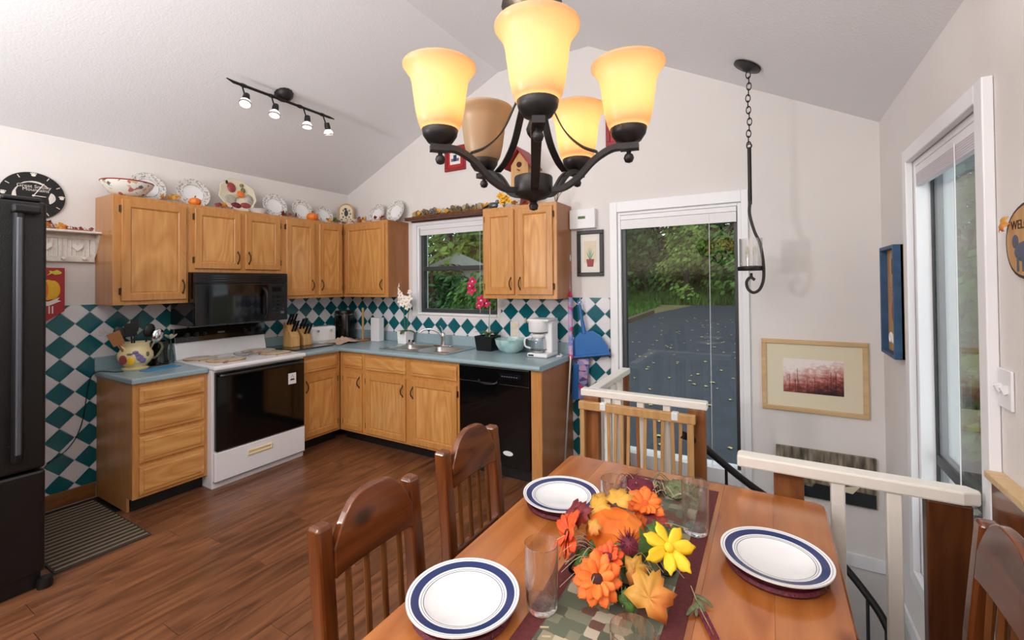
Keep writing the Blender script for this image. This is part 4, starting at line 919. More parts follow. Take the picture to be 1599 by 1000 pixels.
m = MB(); m.tube(arcp(-110, -52, .090), [.003, .008, .011, .009, .008, .005, .004, .003, .002], 4); m.v = [(x, y, .0122+(z-.0122)*.1) for x, y, z in m.v]; m.build('cloud_print', 'lace_white', t)
m = MB(); m.tube(arcp(72, 120, .092), [.003, .01, .014, .017, .018, .016, .012, .008, .003], 4); m.v = [(x, y, .0122+(z-.0122)*.1) for x, y, z in m.v]; m.build('ridge_print', 'lace_white', t)
for a, L in ((R(30), .10), (R(92), .06)): MB().tube([(0, 0, .017), (-L*cos(a), L*sin(a), .017)], .0028, 5).build('hand', 'white_paint', t)
MB().lathe([(.007, .012), (.007, .02)], 10, cap=True).build('hub', 'white_paint', t)
# peg shelf with heart cutouts
t = thing('peg_shelf', 'whitewashed peg shelf with lattice front beside the cabinet', 'shelf', (.002, -2.46, 1.73))
MB().box(0, .12, -.22, .185, .205, .22).build('shelf_board', 'lace_white', t, bev=.003)
MB().box(0, .016, -.2, .155, 0, .205).build('back_board', 'lace_white', t, bev=.002)
for a, b, c, d in [(-.2, .155, .0, .04), (-.2, .155, .165, .205), (-.2, -.175, .04, .165), (.13, .155, .04, .165), (-.04, -.02, .04, .165)]: MB().box(.016, .026, a, b, c, d).build('frame_rail', 'lace_white', t, bev=.002)
for k in range(13): 
    if abs(-.165+k*.024+.03) > .012: MB().tube([(.02, -.165+k*.024, .04), (.02, -.165+k*.024, .165)], .003, 5).build('lattice_bar', 'white_paint', t)
for a in (-.1, .06):
    m = MB(); m.prism([(a, .075), (a+.03, .105), (a+.028, .125), (a+.014, .13), (a, .118), (a-.014, .13), (a-.028, .125), (a-.03, .105)], .022, .03, lambda u, v, q: (q, u, v)); m.build('heart', 'white_paint', t)
MB().prism([(.155, .205), (.17, .205), (.17, .1), (.155, .02)], 0, .1, lambda u, v, a: (a*min(1, max(.15, (v-.0)/.205)), u, v)).build('side_bracket', 'lace_white', t)
for a in (-.13, -.02, .09): MB().tube([(.016, a, .02), (.05, a, .026)], [.006, .01], 8).build('peg', 'white_paint', t)
rnd = random.Random(21); t = thing('leaf_garland', 'orange and red leaf garland lying on the peg shelf', 'garland', (.06, -2.46, 1.9515))
MB().tube([(0, -.2, .006), (.01, 0, .008), (0, .13, .006)], .004, 5).build('cord', 'veneer', t)
for i in range(16): leaf(t, ['leaf_autumn', 'leaf_burgundy', 'leaf_burgundy', 'leaf_gold'][i % 4] if i < 9 else 'leaf_burgundy', (rnd.uniform(-.03, .03), -.2+i*.021, .02+(.025 if i < 9 else 0)*rnd.random()), (rnd.uniform(.3, 1.3), rnd.uniform(.3, 1.2), rnd.uniform(0, 6)), .8 if i < 9 else .4)
# pumpkin sign
t = thing('pumpkin_sign', 'red hanging sign with a painted pumpkin beside the refrigerator', 'sign', (.012, -2.575, 1.36))
MB().prism([(-.11, .02), (.0, -.06), (.11, .02), (.11, .325), (-.11, .325)], 0, .014, lambda u, v, a: (a, u, v)).build('board', 'red_paint', t, bev=.002)
for k, (u, rr) in enumerate([(-.05, .06), (.05, .06), (-.025, .065), (.025, .065), (0, .06)]):
    m = MB(); m.ball((.015+.0007*k, u, .17), rr, 16, 8, (.03, .62, 1.1)); m.build('painted_segment', 'yellow' if k % 2 else 'orange', t, True)
m = MB(); m.prism([(.02, .27), (.045, .285), (.06, .275), (.085, .28), (.095, .29), (.085, .3), (.07, .31), (.05, .3), (.03, .305), (.035, .29)], .0145, .017, lambda u, v, a: (a, u, v)); m.build('painted_leaf', 'yellow_green', t)
m = MB(); m.tube(smooth_path([(.012, .0, .323), (.004, .0, .36), (.004, 0, .37)], 3), .0015, 4); m.build('hanging_wire', 'iron', t)
m = MB(); m.prism([(-.1, .085), (.03, .09), (.085, .118), (.072, .098), (.092, .092), (.03, .06), (-.1, .055)], .0145, .0165, lambda u, v, a: (a, u, v)); m.build('painted_banner', 'white_paint', t)
text('ll', 'lettering', .075, 'white_paint', t, (.0148, .04, .028), (R(90), 0, L90), .0008)
# frames
def framed_picture(name, lab, cx, cz, w, h, fw, mat, inner, wall='B', depth=.02, matw=0, matm='mat_board', rz=0):
    o = thing(name, lab, 'picture', (cx, -.001, cz) if wall == 'B' else (W-.001, cx, cz), 0 if wall == 'B' else -L90)
    m = MB(); hw, hh = w/2, h/2
    for a in ((-hw, hw, hh-fw, hh), (-hw, hw, -hh, -hh+fw)): MB().framed(*a, [(0, 0), (0, -depth+.003), (.003, -depth)]).build('frame_side', mat, o)
    for a in ((-hw, -hw+fw, -hh+fw, hh-fw), (hw-fw, hw, -hh+fw, hh-fw)): MB().framed(*a, [(0, 0), (0, -depth+.003), (.003, -depth)]).build('frame_side', mat, o)
    if matw: MB().box(-hw+fw, hw-fw, -.008, -.0, -hh+fw, hh-fw).build('mount', matm, o)
    q = fw+matw
    p = MB().box(-hw+q, hw-q, -.0095, -.001, -hh+q, hh-q).build('print', inner, o); return o, p, hw-q, hh-q
def forest_mat():
    m, t, n, b = new_mat('forest_print')
    tc = n.new('ShaderNodeTexCoord'); sp = n.new('ShaderNodeSeparateXYZ'); t.links.new(tc.outputs['Generated'], sp.inputs[0])
    nz = n.new('ShaderNodeTexNoise'); nz.inputs['Scale'].default_value = 9; nz.inputs['Detail'].default_value = 8; nz.inputs['Roughness'].default_value = .7; t.links.new(tc.outputs['Generated'], nz.inputs['Vector'])
    a = n.new('ShaderNodeMath'); a.operation = 'MULTIPLY_ADD'; t.links.new(sp.outputs[2], a.inputs[0]); a.inputs[1].default_value = .75
    s2 = n.new('ShaderNodeMath'); s2.operation = 'MULTIPLY_ADD'; t.links.new(sp.outputs[0], s2.inputs[0]); s2.inputs[1].default_value = -.28; t.links.new(nz.outputs[0], s2.inputs[2])
    t.links.new(s2.outputs[0], a.inputs[2])
    r = n.new('ShaderNodeValToRGB'); e = r.color_ramp
    for p_, c in [(.30, S(40, 22, 24)), (.45, S(104, 44, 42)), (.62, S(170, 92, 84)), (.80, S(214, 172, 164)), (.98, S(240, 230, 226))]:
        el = e.elements.new(p_); el.color = c
    e.elements.remove(e.elements[0]); e.elements.remove(e.elements[-1])
    t.links.new(a.outputs[0], r.inputs[0]); t.links.new(r.outputs[0], b.inputs['Base Color']); b.inputs['Roughness'].default_value = .5
forest_mat()
o, p, hw, hh = framed_picture('forest_picture', 'autumn forest print in a pale wooden frame', 4.606, .898, .60, .49, .03, 'frame_maple', 'forest_print', matw=.10)
rnd = random.Random(4)
for k in range(9):
    x = rnd.uniform(-hw*.9, hw*.9); h = rnd.uniform(.5, 1)*hh*1.5; MB().box(x-.0014, x+.0014, -.0102, -.0095, -hh, -hh+h).build('trunk_print', 'flower_eye', p)
o, p, hw, hh = framed_picture('cactus_picture', 'small potted plant print in a black frame', 3.04, 1.797, .235, .39, .032, 'black_frame', 'mat_white', depth=.022, matw=.022, matm='mat_white')
MB().box(-.055, .055, -.0103, -.0095, -.08, .105).build('print_ground', 'mat_board', p)
m = MB(); m.prism([(-.035, -.05), (.035, -.05), (.026, -.115), (-.026, -.115)], -.0112, -.0103, lambda u, v, a: (u, a, v)); m.build('painted_pot', 'red_frame', p)
for k in range(7): MB().prism([(-.006, -.05), (.006, -.05), ((k-3)*.012, .06-abs(k-3)*.015)], -.0118+k*.0001, -.0106, lambda u, v, a: (u, a, v)).build('painted_leaf', 'marble_blue' if k % 2 else 'leaf_green', p)
for cx, cz, lab in ((1.61, 2.82, 'small red-framed picture left of the birdhouse'), (3.32, 2.81, 'small red-framed picture right of the birdhouse')):
    o, p, hw, hh = framed_picture('red_picture', lab, cx, cz, .26, .25, .035, 'red_frame', 'mat_white', matw=.03, matm='red_paint')
    MB().box(-.05, .05, -.0105, -.0095, -.03, .0).build('painted_hill', 'grey_line', p); MB().box(-.02, .02, -.0112, -.0105, -.03, .035).build('painted_house', 'navy', p)
ramp_mat('dock_print', [(.3, S(58, 52, 46)), (.5, S(118, 108, 92)), (.7, S(160, 150, 130))], scale=6, rough=.5, mapscale=(6, 1, 1))
t = thing('boat_canvas', 'rustic unframed canvas of a rowing boat below the forest print', 'picture', (4.66, -.001, .25))
MB().box(-.275, .275, -.025, 0, -.16, .16).build('canvas', 'dock_print', t, bev=.002)
MB().prism([(-.26, -.155), (.27, -.155), (.27, -.07), (-.26, -.05)], -.0262, -.025, lambda u, v, a: (u, a, v)).build('painted_water', 'clear_dark', t)
for a, c in ((-.12, 'garland'), (.10, 'mat_board')): MB().prism([(a-.08, -.035), (a-.06, -.075), (a+.05, -.085), (a+.09, -.03), (a, -.05)], -.0275, -.0262, lambda u, v, q: (u, q, v)).build('painted_boat', c, t)
t = thing('wall_box', 'white wall box with a green label above the plant print', 'wall box', (2.985, -.001, 2.09))
MB().box(-.115, .115, -.055, 0, -.083, .083).build('case', 'white_plastic', t, bev=.006); MB().box(-.035, .03, -.0565, -.055, -.0, .022).build('label', 'leaf_green', t)
MB().tube(smooth_path([(-.02, -.006, -.083), (-.03, -.005, -.2), (-.05, -.005, -.45), (-.035, -.005, -.55), (-.045, -.005, -.72)], 5), .0028, 5).build('wire', 'white_plastic', t)
# blue box sign on the right wall
t = thing('blue_box_sign', 'weathered blue box-framed sign with stencilled letters', 'sign', (W-.001, -.365, 1.43), -L90)
MB().box(-.165, .165, -.012, 0, -.31, .31).build('back_board', 'gate_wood', t)
for a in ((-.165, -.145, -.31, .31), (.145, .165, -.31, .31), (-.145, .145, .29, .31), (-.145, .145, -.31, -.29)): MB().box(a[0], a[1], -.045, 0, a[2], a[3]).build('side', 'blue_paint', t, bev=.002)
text('LI', 'lettering', .13, 'flower_eye', t, (0, -.0125, .19), (R(90), 0, 0), .0008)
for k in range(3): MB().box(-.07, .07, -.0135, -.012, .07-k*.02, .078-k*.02).build('stripe', 'veneer', t)
m = MB(); m.ball((0, -.012, -.06), .06, 14, 8, (1, .06, 1.3)); m.build('painted_figure', 'red_frame', t)
for k in range(3): MB().torus((-.075+k*.075, -.0135, -.215), .026, .007, ax='y', n=16, k=4).build('letter_ring', 'white_paint', t)
# rocker switch
t = thing('light_switch', 'white double light switch plate right of the tall window', 'light switch', (W-.001, -1.698, 1.215), -L90)
MB().box(-.045, .045, -.008, 0, -.06, .06).build('plate', 'white_plastic', t, bev=.003)
for a in (-.02, .02): MB().obox((a, -.013, .0), (.006, 0, 0), (0, .008, .004), (0, -.004, .01)).build('toggle', 'white_plastic', t)
# round wooden welcome plaque
t = thing('welcome_plaque', 'round bark-edged wooden plaque with lettering on the right wall', 'plaque', (W-.001, -1.885, 1.655), -L90)
def plq(r, y0, y1): return MB().loft([[(r*1.12*cos(a)*(1+.03*cos(3*a)), y, r*.9*sin(a)*(1+.04*sin(2*a))) for a in [2*PI*i/32 for i in range(32)]] for y in (y0, y1)])
plq(.118, 0, -.016).build('bark_edge', 'bark', t, True, sharp=30); plq(.108, -.002, -.018).build('face', 'gate_wood', t)
text('WELCOME', 'lettering', .036, 'flower_eye', t, (.0, -.0184, .045), (R(90), 0, 0), .0006)
m = MB(); m.ball((-.01, -.018, -.03), .045, 12, 6, (1.4, .05, .65)); m.ball((-.065, -.018, -.0), .02, 10, 6, (1, .1, 1)); m.build('painted_animal', 'slate_blue', t, True)
for a in (-.05, -.02, .02, .045): MB().box(a-.005, a+.005, -.0195, -.018, -.085, -.03).build('painted_leg', 'slate_blue', t)
leaf(t, 'leaf_autumn', (-.115, -.03, .055), (R(80), 0, 0), .6)

# brooms, mop and dustpan at the end panel
def leaning(name, lab, cat, p0, p1): 
    return thing(name, lab, cat, p0)
t = thing('dustpan', 'blue plastic dustpan hung on the tiled wall', 'dustpan', (3.04, -.03, .97), (0, R(-9), 0))
m = MB(); m.prism([(-.175, -.03), (.175, -.03), (.165, .03), (.12, .12), (.06, .165), (-.06, .165), (-.12, .12), (-.165, .03)], -.02, -.035, lambda u, v, a: (u, a, v)); m.build('pan', 'blue_plastic', t, bev=.006)
MB().box(-.178, .178, -.06, -.018, -.045, -.025).build('lip', 'blue_plastic', t, bev=.005); MB().box(-.178, .178, -.062, -.018, -.052, -.046).build('rubber_edge', 'black_plastic', t)
MB().tube([(-.02, -.028, .15), (-.02, -.03, .27), (-.02, -.028, .40)], [.02, .014, .012], 10).build('handle', 'blue_plastic', t, True)
MB().torus((-.02, -.028, .42), .016, .004, ax='y', n=14).build('hanging_loop', 'blue_plastic', t)
t = thing('squeegee_mop', 'mop with a steel pole and patterned sleeve beside the end panel', 'mop', (2.905, -.30, .002))
MB().tube([(0, 0, .06), (-.015, .21, 1.0)], .011, 10).build('pole', 'steel', t, True); MB().tube([(-.014, .2, .9), (-.03, .235, 1.42)], .02, 12).build('sleeve', 'mop_print', t, True)
MB().tube([(-.03, .235, 1.42), (-.038, .25, 1.47)], [.02, .01], 12).build('sleeve_neck', 'petal_pink', t, True)
MB().tube([(-.038, .25, 1.47), (-.05, .27, 1.72)], .006, 8).build('upper_pole', 'mop_print', t, True); MB().ball((-.05, .27, 1.76), .02, 10, 6, (.8, .8, 2)).build('grip', 'white_plastic', t, True)
MB().box(-.02, .02, -.1, .1, 0, .06).build('mop_head', 'blue_plastic', t, bev=.008)
t = thing('broom', 'broom with a lilac bristle cover hanging behind the dustpan', 'broom', (3.0, -.045, .05))
MB().tube([(.02, .0, .75), (.05, .0, .02)], .009, 8).build('pole', 'steel', t, True)
m = MB(); m.prism([(-.1, .52), (.0, .5), (.04, .86), (-.07, .87)], -.02, .02, lambda u, v, a: (u, a, v)); m.build('bristle_cover', 'mop_print', t, bev=.01)
MB().prism([(-.12, .5), (-.06, .5), (-.05, .8), (-.10, .82)], -.03, -.018, lambda u, v, a: (u, a, v)).build('blue_flap', 'blue_plastic', t, bev=.004)

# ------------------------------------------------------------------ chandelier
CH = Vector((3.833, -2.588, 1.738)); face = math.atan2(-_F.y, -_F.x)
t = thing('chandelier', 'dark bronze five-light chandelier with amber glass shades over the table', 'chandelier', CH, face)
MB().lathe([(.001, 0), (.010, .003), (.0125, .013), (.008, .021), (.012, .026), (.034, .032), (.047, .042), (.050, .046), (.050, .084), (.048, .088), (.001, .088)], 32).build('hub', 'bronze', t, True)
MB().tube([(0, 0, .088), (0, 0, .56)], .006, 10).build('stem', 'bronze', t, True)
MB().lathe([(.008, .19), (.015, .2), (.018, .212), (.013, .226), (.008, .24)], 16, cap=True).build('knuckle', 'bronze', t, True)
MB().lathe([(.02, .50), (.075, .525), (.08, .535), (.03, .56), (.01, .57)], 20, cap=True).build('crown', 'bronze', t, True)
hgt = 3.58-CH.z
for k in range(int((hgt-.6)/.036)):
    m = MB(); m.torus((0, 0, .585+k*.036), .013, .003, ax='x' if k % 2 else 'y', n=12, k=5); m.v = [(x, y, .585+k*.036+(z-.585-k*.036)*1.7) for x, y, z in m.v]; m.build('chain_link', 'bronze', t, True)
MB().lathe([(.065, hgt-.003), (.065, hgt-.012), (.03, hgt-.035), (.01, hgt-.045)], 20, cap=True).build('ceiling_rose', 'bronze', t, True)
RA = .241
lo = smooth_path([(.035, 0, .052), (.075, 0, .052), (.115, 0, .075), (.155, 0, .115), (.195, 0, .139), (.225, 0, .143), (RA+.022, 0, .142)], 5)
off = lambda d0, d1: [Vector((p.x, d0+(d1-d0)*p.x/RA, p.z)) for p in lo]
am = MB(); am.tube(off(.004, .008), 0, flat=(.0045, .0065)); am.tube(off(-.004, -.008), 0, flat=(.0045, .0065)); am.tube([p+Vector((0, 0, -.003)) for p in lo], 0, flat=(.006, .004)); am.box(RA-.02, RA+.024, -.0135, .0135, .134, .149)
arm_me = am.mesh('arm', 'bronze')
strap = MB().tube(smooth_path([(RA-.075, 0, .136), (RA-.115, 0, .155), (RA-.155, 0, .195), (.058, 0, .25), (.035, 0, .31), (.018, 0, .42), (.012, 0, .52)], 6), 0, flat=(.0105, .0018)).mesh('strap', 'bronze')
cup_me = MB().lathe([(.001, .133), (.006, .130), (.005, .126), (.010, .122), (.0125, .114), (.009, .105), (.001, .102)], 12).mesh('finial', 'bronze', True)
cup2 = MB().lathe([(.010, .146), (.012, .152), (.03, .156), (.041, .172), (.044, .186), (.042, .188), (.001, .185)], 24, cap=True).mesh('cup', 'bronze', True)
sh = [(.040, .184), (.046, .188), (.051, .20), (.058, .23), (.063, .268), (.067, .298), (.072, .315), (.082, .329), (.088, .337), (.0885, .342), (.084, .345), (.080, .338), (.069, .322), (.063, .300), (.059, .268), (.054, .23), (.047, .203), (.040, .194)]
shade_me = MB().lathe(sh, 40).mesh('shade', 'amber_shade', True)
bulb_me = {b: MB().lathe([(.012, .188), (.013, .205), (.020, .22), (.023, .235), (.018, .25), (.006, .258), (.001, .259)], 16).mesh('bulb', b, True) for b in ('bulb_on', 'bulb_off')}
for k in range(5):
    a = k*2*PI/5
    def put(me, par=t, x=0):
        o = bpy.data.objects.new(me.name, me); COL.objects.link(o); o.parent = par
        if par is t: o.rotation_euler = (0, 0, a)
        o.location = (x*cos(a), x*sin(a), 0) if par is t else (0, 0, 0); return o
    ar = put(arm_me); put(strap); c = put(cup2, x=RA); put(cup_me, c)
    lit = k != 3
    s_ = put(shade_me, x=RA); tag(s_, 'amber frosted glass bell shade'); put(bulb_me['bulb_on' if lit else 'bulb_off'], s_)
    if lit:
        l = bpy.data.lights.new('bulb_light', 'POINT'); l.energy = 10.5; l.color = (1, .88, .72); l.shadow_soft_size = .012
        lo_ = bpy.data.objects.new('bulb_light', l); COL.objects.link(lo_); lo_.parent = s_; lo_.location = (0, 0, .272)

# ------------------------------------------------------------------ hanging lantern over the stair
def zr(x): return 3.58-.526*(x-3.04)
PXp, PYp = 4.262, -.40
t = thing('pendant_lantern', 'iron pendant lantern with glass cylinder hanging over the stair', 'pendant lamp', (PXp, PYp, 0))
zc = zr(PXp)
m = MB(); m.lathe([(.085, -.004), (.085, -.016), (.06, -.022), (.03, -.03), (.012, -.04)], 24, cap=True); m.build('ceiling_rose', 'iron', t, True, loc=(0, 0, zc), rot=(0, R(27.7), 0))
zz = zc-.04; k = 0
while zz > 2.44:
    m = MB(); m.torus((0, 0, 0), .013, .003, ax='x' if k % 2 else 'y', n=12, k=5); m.v = [(x, y, z*1.8) for x, y, z in m.v]; m.build('chain_link', 'iron', t, True, loc=(.004*sin(k), 0, zz-.022)); zz -= .038; k += 1
MB().torus((0, 0, 2.415), .014, .004, ax='y', n=14).build('ring', 'iron', t, True)
MB().tube([(0, 0, 2.405), (0, 0, 2.04)], .012, 10).build('rod', 'iron', t, True)
m = MB(); m.tube(smooth_path([(0, 0, 2.06), (-.004, 0, 1.98), (.02, 0, 1.87), (.05, 0, 1.79), (.065, .0, 1.70), (.07, 0, 1.62), (.066, 0, 1.55), (.045, 0, 1.495), (.01, 0, 1.475), (-.02, 0, 1.50), (-.026, 0, 1.545), (-.004, 0, 1.572), (.02, 0, 1.555)], 6), 0, flat=(.012, .009)); m.build('scroll', 'iron', t)
MB().lathe([(.075, 1.615), (.08, 1.625), (.078, 1.64), (.06, 1.645), (.001, 1.645)], 24, cap=True).build('tray', 'iron', t, True)
MB().lathe([(.066, 1.646), (.066, 1.82), (.063, 1.82), (.063, 1.646)], 32).build('glass_cylinder', 'glass', t, True)
for dx in (-.02, .02): 
    MB().tube([(dx, .0, 1.645), (dx, 0, 1.72)], .009, 10).build('candle', 'white_paint', t, True); MB().lathe([(.008, 1.72), (.012, 1.735), (.008, 1.76), (.001, 1.775)], 10, (dx, 0, 0)).build('bulb', 'bulb_off', t, True)
MB().tube([(0, 0, 1.6), (0, 0, 1.57)], .008, 8).build('stub', 'iron', t)

# ------------------------------------------------------------------ track light on the left slope
def zl(x): return 2.615+.453*x
tx, ty = 1.02, -1.465
t = thing('track_light', 'dark four-spot track light on the sloping ceiling', 'track light', (tx, ty, zl(tx)), (0, R(-24.4), 0))
MB().lathe([(.07, -.002), (.07, -.015), (.055, -.04), (.03, -.058), (.01, -.062)], 28, cap=True, fn=lambda a: 1+.03*cos(14*a)).build('ceiling_rose', 'bronze', t, True)
MB().tube([(0, 0, -.06), (0, 0, -.075)], .01, 8).build('post', 'bronze', t)
MB().tube([(0.012, -.45, -.075), (0, -.40, -.075), (0, .40, -.075), (.0, .45, -.075)], [.004, .0105, .0105, .004], 10).build('bar', 'iron', t, True)
for y in (-.33, -.12, .12, .33): MB().lathe([(.013, -.018), (.015, 0), (.013, .018)], 10).build('collar', 'bronze', t, loc=(0, y, -.075), rot=(L90, 0, 0))
for y, ax, az in ((-.34, R(-18), R(-22)), (-.12, R(-14), R(-12)), (.15, R(-6), R(-6)), (.335, R(16), R(4))):
    h = MB().tube([(0, 0, 0), (0, 0, -.075)], .0055, 8).build('stem', 'iron', t, True, loc=(0, y, -.08))
    sp = MB().lathe([(.012, .012), (.02, .01), (.024, -.02), (.022, -.045)], 16, cap=True).build('spot_head', 'iron', t, True, loc=(0, y+.012, -.165), rot=(ax, R(24.4)+az, 0))
    MB().lathe([(.020, -.044), (.034, -.06), (.04, -.082), (.036, -.09), (.001, -.094)], 20, cap=True).build('lamp', 'spot_face', sp, True)
    MB().lathe([(.03, -.072), (.041, -.08), (.041, -.088), (.037, -.09)], 20).build('collar_ring', 'chrome', sp, True)

# ------------------------------------------------------------------ railings round the stair opening
RZ = .86
def rail_box(par, name, mat, *b, bev=.006): return MB().box(*b).build(name, mat, par, bev=bev)
t = thing('stair_railing', 'L-shaped white-capped railing in front of the glazed door', 'railing', (3.3, -.86, 0))
m = MB(); m.box(-.015, .745, -.03, .035, RZ-.045, RZ-.0); m.build('cap_rail', 'white_rail', t, bev=.007)
m = MB(); m.box(.015, .085, .035, .80, RZ-.045, RZ-.0); m.build('cap_rail', 'white_rail', t, bev=.007)
rail_box(t, 'post', 'post_wood', 0, .105, -.025, .03, 0, RZ-.046); rail_box(t, 'post', 'post_wood', .64, .735, -.025, .03, 0, RZ-.046)
rail_box(t, 'post', 'post_wood', .02, .08, .72, .79, 0, RZ-.046)
for x in (.14, .205, .345, .50): rail_box(t, 'baluster', 'white_rail', x, x+.042, -.015, .02, .0, RZ-.046, bev=.004)
for y in (.16, .31, .46, .61): rail_box(t, 'baluster', 'white_rail', .03, .07, y, y+.035, .0, RZ-.046, bev=.004)
t = thing('stair_railing', 'white-capped railing between the table and the right wall', 'railing', (4.24, -1.62, 0))
m = MB(); m.prism([(0, -.03), (.655, -.03), (.70, -.012), (.705, .01), (.68, .04), (0.01, .04), (0, .03)], RZ-.042, RZ+.004, lambda u, v, a: (u, v, a)); m.build('cap_rail', 'white_rail', t, bev=.008)
rail_box(t, 'post', 'post_wood', .125, .225, .022, .075, 0, RZ-.043); rail_box(t, 'post', 'post_dark', .565, .68, -.02, .035, 0, RZ-.043)
for x in (.305, .462): rail_box(t, 'baluster', 'white_rail', x, x+.042, -.02, .02, 0, RZ-.043, bev=.004)
# folding wooden gate
t = thing('folding_gate', 'light wooden slatted gate leaning on the left railing', 'gate', (3.3, -.935, 0))
m = MB(); m.box(-.005, .69, -.018, .018, .745, .795); m.build('top_bar', 'gate_wood', t, bev=.004)
m = MB(); m.box(-.005, .69, -.018, .018, .06, .10); m.build('bottom_bar', 'gate_wood', t, bev=.004)
rail_box(t, 'end_bar', 'gate_wood', .0, .03, -.012, .012, .1, .745); rail_box(t, 'end_bar', 'gate_wood', .645, .68, -.012, .012, .1, .745)
for i, x in enumerate((.19, .27, .37, .47, .57)):
    for s in (0, 1):
        m = MB(); m.obox((x+s*.028+(.004 if s else 0), -.004+.01*s, .42), (.009, 0, 0), (0, .005, 0), ((.008 if s else -.004), 0, .335)); m.build('slat', 'gate_wood' if (i, s) != (2, 0) else 'post_wood', t)
for x in (.155, .58): m = MB(); m.box(x-.018, x+.018, -.022, .022, .755, .80); m.build('latch', 'white_plastic', t, bev=.004)
# spiral stair
SCX, SCY = 4.36, -.78
t = thing('spiral_stair', 'dark iron spiral stair going down behind the table', 'stair', (SCX, SCY, 0))
MB().tube([(0, 0, -2.55), (0, 0, .1)], .05, 16).build('pole', 'iron', t, True)
hp = []
for k in range(12):
    a = R(200-26*k); z = -.03-.2*k
    if z < -2.5: break
    m = MB(); w2 = R(15); r0, r1 = .05, .55
    m.loft([[(r0*cos(a-w2), r0*sin(a-w2), zz_), (r1*cos(a-w2), r1*sin(a-w2), zz_), (r1*cos(a), r1*sin(a), zz_), (r1*cos(a+w2), r1*sin(a+w2), zz_), (r0*cos(a+w2), r0*sin(a+w2), zz_)] for zz_ in (z-.2, z-.16)]); m.build('tread', 'iron', t)
hr = [(3.915, -.93, .675), (3.99, -.85, .62), (4.08, -.73, .50), (4.22, -.52, .31), (4.42, -.36, .12), (4.62, -.30, -.06), (4.80, -.38, -.23), (4.90, -.52, -.36), (4.93, -.75, -.56)]
hr = [(x-SCX, y-SCY, z) for x, y, z in hr]
hpth = smooth_path(hr, 6)
MB().tube(hpth, .021, 12).build('handrail', 'iron', t, True)
for i in (14, 20, 25, 29, 33, 37, 41, 45):
    p = hpth[i]; MB().tube([p, (p.x, p.y, p.z-.85)], .0085, 8).build('baluster', 'iron', t, True)
lw = [Vector((p.x, p.y, p.z-.34)) for p in hpth[22:46]]; MB().tube(lw, .009, 8).build('lower_rail', 'iron', t, True)

# ------------------------------------------------------------------ dining chairs
def chair(lab, loc, rz):
    t = thing('dining_chair', lab, 'chair', loc, rz, 'dining chairs round the table')
    bx = -.225; hw = .195
    for s in (-1, 1):
        m = MB(); y = s*(hw-.0225)
        pr_ = [(-.20, 0), (-.185, .42), (-.195, .60), (-.222, .895)]
        rings = []
        for x, z in pr_: rings.append([(x-.027, y-.0245, z), (x+.023, y-.0245, z), (x+.023, y+.0245, z), (x-.027, y+.0245, z)])
        x, z = pr_[-1]; rings.append([(x-.023, y-.02, z+.011), (x+.019, y-.02, z+.011), (x+.019, y+.02, z+.011), (x-.023, y+.02, z+.011)])
        m.loft(rings); m.build('back_post', 'pine_dark', t, bev=.009)
        m = MB(); m.loft([[(.19+d, s*.17+e, z) for d, e in ((-q, -q), (q, -q), (q, q), (-q, q))] for z, q in ((0, .017), (.43, .022))]); m.build('leg', 'pine_dark', t, bev=.004)
        MB().box(-.17, .18, s*.17-.01, s*.17+.01, .16, .19).build('stretcher', 'pine_dark', t, bev=.003)
    n = 20; top = []; bot = []
    for i in range(n+1):
        u = i/n; y = -hw+.045+(2*hw-.09)*u; b = sin(PI*u)**.62; sm = b*b*(3-2*b)
        top.append((y, .832+.122*(.25*b+.75*sm))); bot.append((y, .757+.010*b))
    m = MB(); m.loft([[(bx+.028-.08*(z-.75)+d, y, z) for y, z in top+bot[::-1]] for d in (-.013, .013)]); m.build('crest_rail', 'pine_crest', t, bev=.004)
    for k in range(4):
        y = -.098+k*.0655; m = MB(); m.tube([(-.188, y, .50), (-.205, y, .79)], .0095, 8); m.build('spindle', 'spindle', t, True)
    MB().box(-.20, -.176, -hw+.045, hw-.045, .478, .52).build('lower_rail', 'pine_crest', t, bev=.004)
    m = MB(); m.loft([[(-.2, -.185, z), (.225, -.2, z), (.225, .2, z), (-.2, .185, z)] for z in (.432, .46)]); m.build('seat', 'pine_crest', t, bev=.008)
    MB().box(-.18, .2, -.165, .165, .385, .431).build('seat_rail', 'pine_dark', t)
    return t
chair('nearest dark pine chair on the kitchen side of the table', (3.525, -2.658, 0), 0)
chair('dark pine chair in front of the dishwasher on the kitchen side', (3.48, -2.083, 0), 0)
chair('dark pine chair between the table and the right wall', (4.635, -2.13, 0), PI)

# ------------------------------------------------------------------ dining table
TX0, TX1, TY0, TY1, TZ = 3.557, 4.522, -3.32, -1.70, .76
t = thing('dining_table', 'honey pine dining table with boarded top', 'table', (TX0, TY0, 0))
TW, TL = TX1-TX0, TY1-TY0; nb = 6; bw = TW/nb
for i in range(nb):
    a, b = i*bw+.0003, (i+1)*bw-.0003; r = .05
    poly = [(a, 0), (b, 0), (b, TL), (a, TL)]
    arc = lambda cx, cy, a0: [(cx+r*cos(R(a0+15*k)), cy+r*sin(R(a0+15*k))) for k in range(7)]
    if i == 0: poly = arc(a+r, r, 180)+[(b, 0), (b, TL)]+arc(a+r, TL-r, 90)
    if i == nb-1: poly = [(a, 0)]+arc(b-r, r, 270)+arc(b-r, TL-r, 0)+[(a, TL)]
    m = MB(); cx = (a+b)/2
    ins = lambda d: [(min(max(u, (d if i == 0 else -9)), (TW-d if i == nb-1 else 9)), min(max(v, d), TL-d)) for u, v in poly]
    m.loft([[(u, v, TZ-.036) for u, v in ins(.006)], [(u, v, TZ-.028) for u, v in poly], [(u, v, TZ-.006) for u, v in poly], [(u, v, TZ) for u, v in ins(.006)]]); m.build('board', 'table_wood', t)
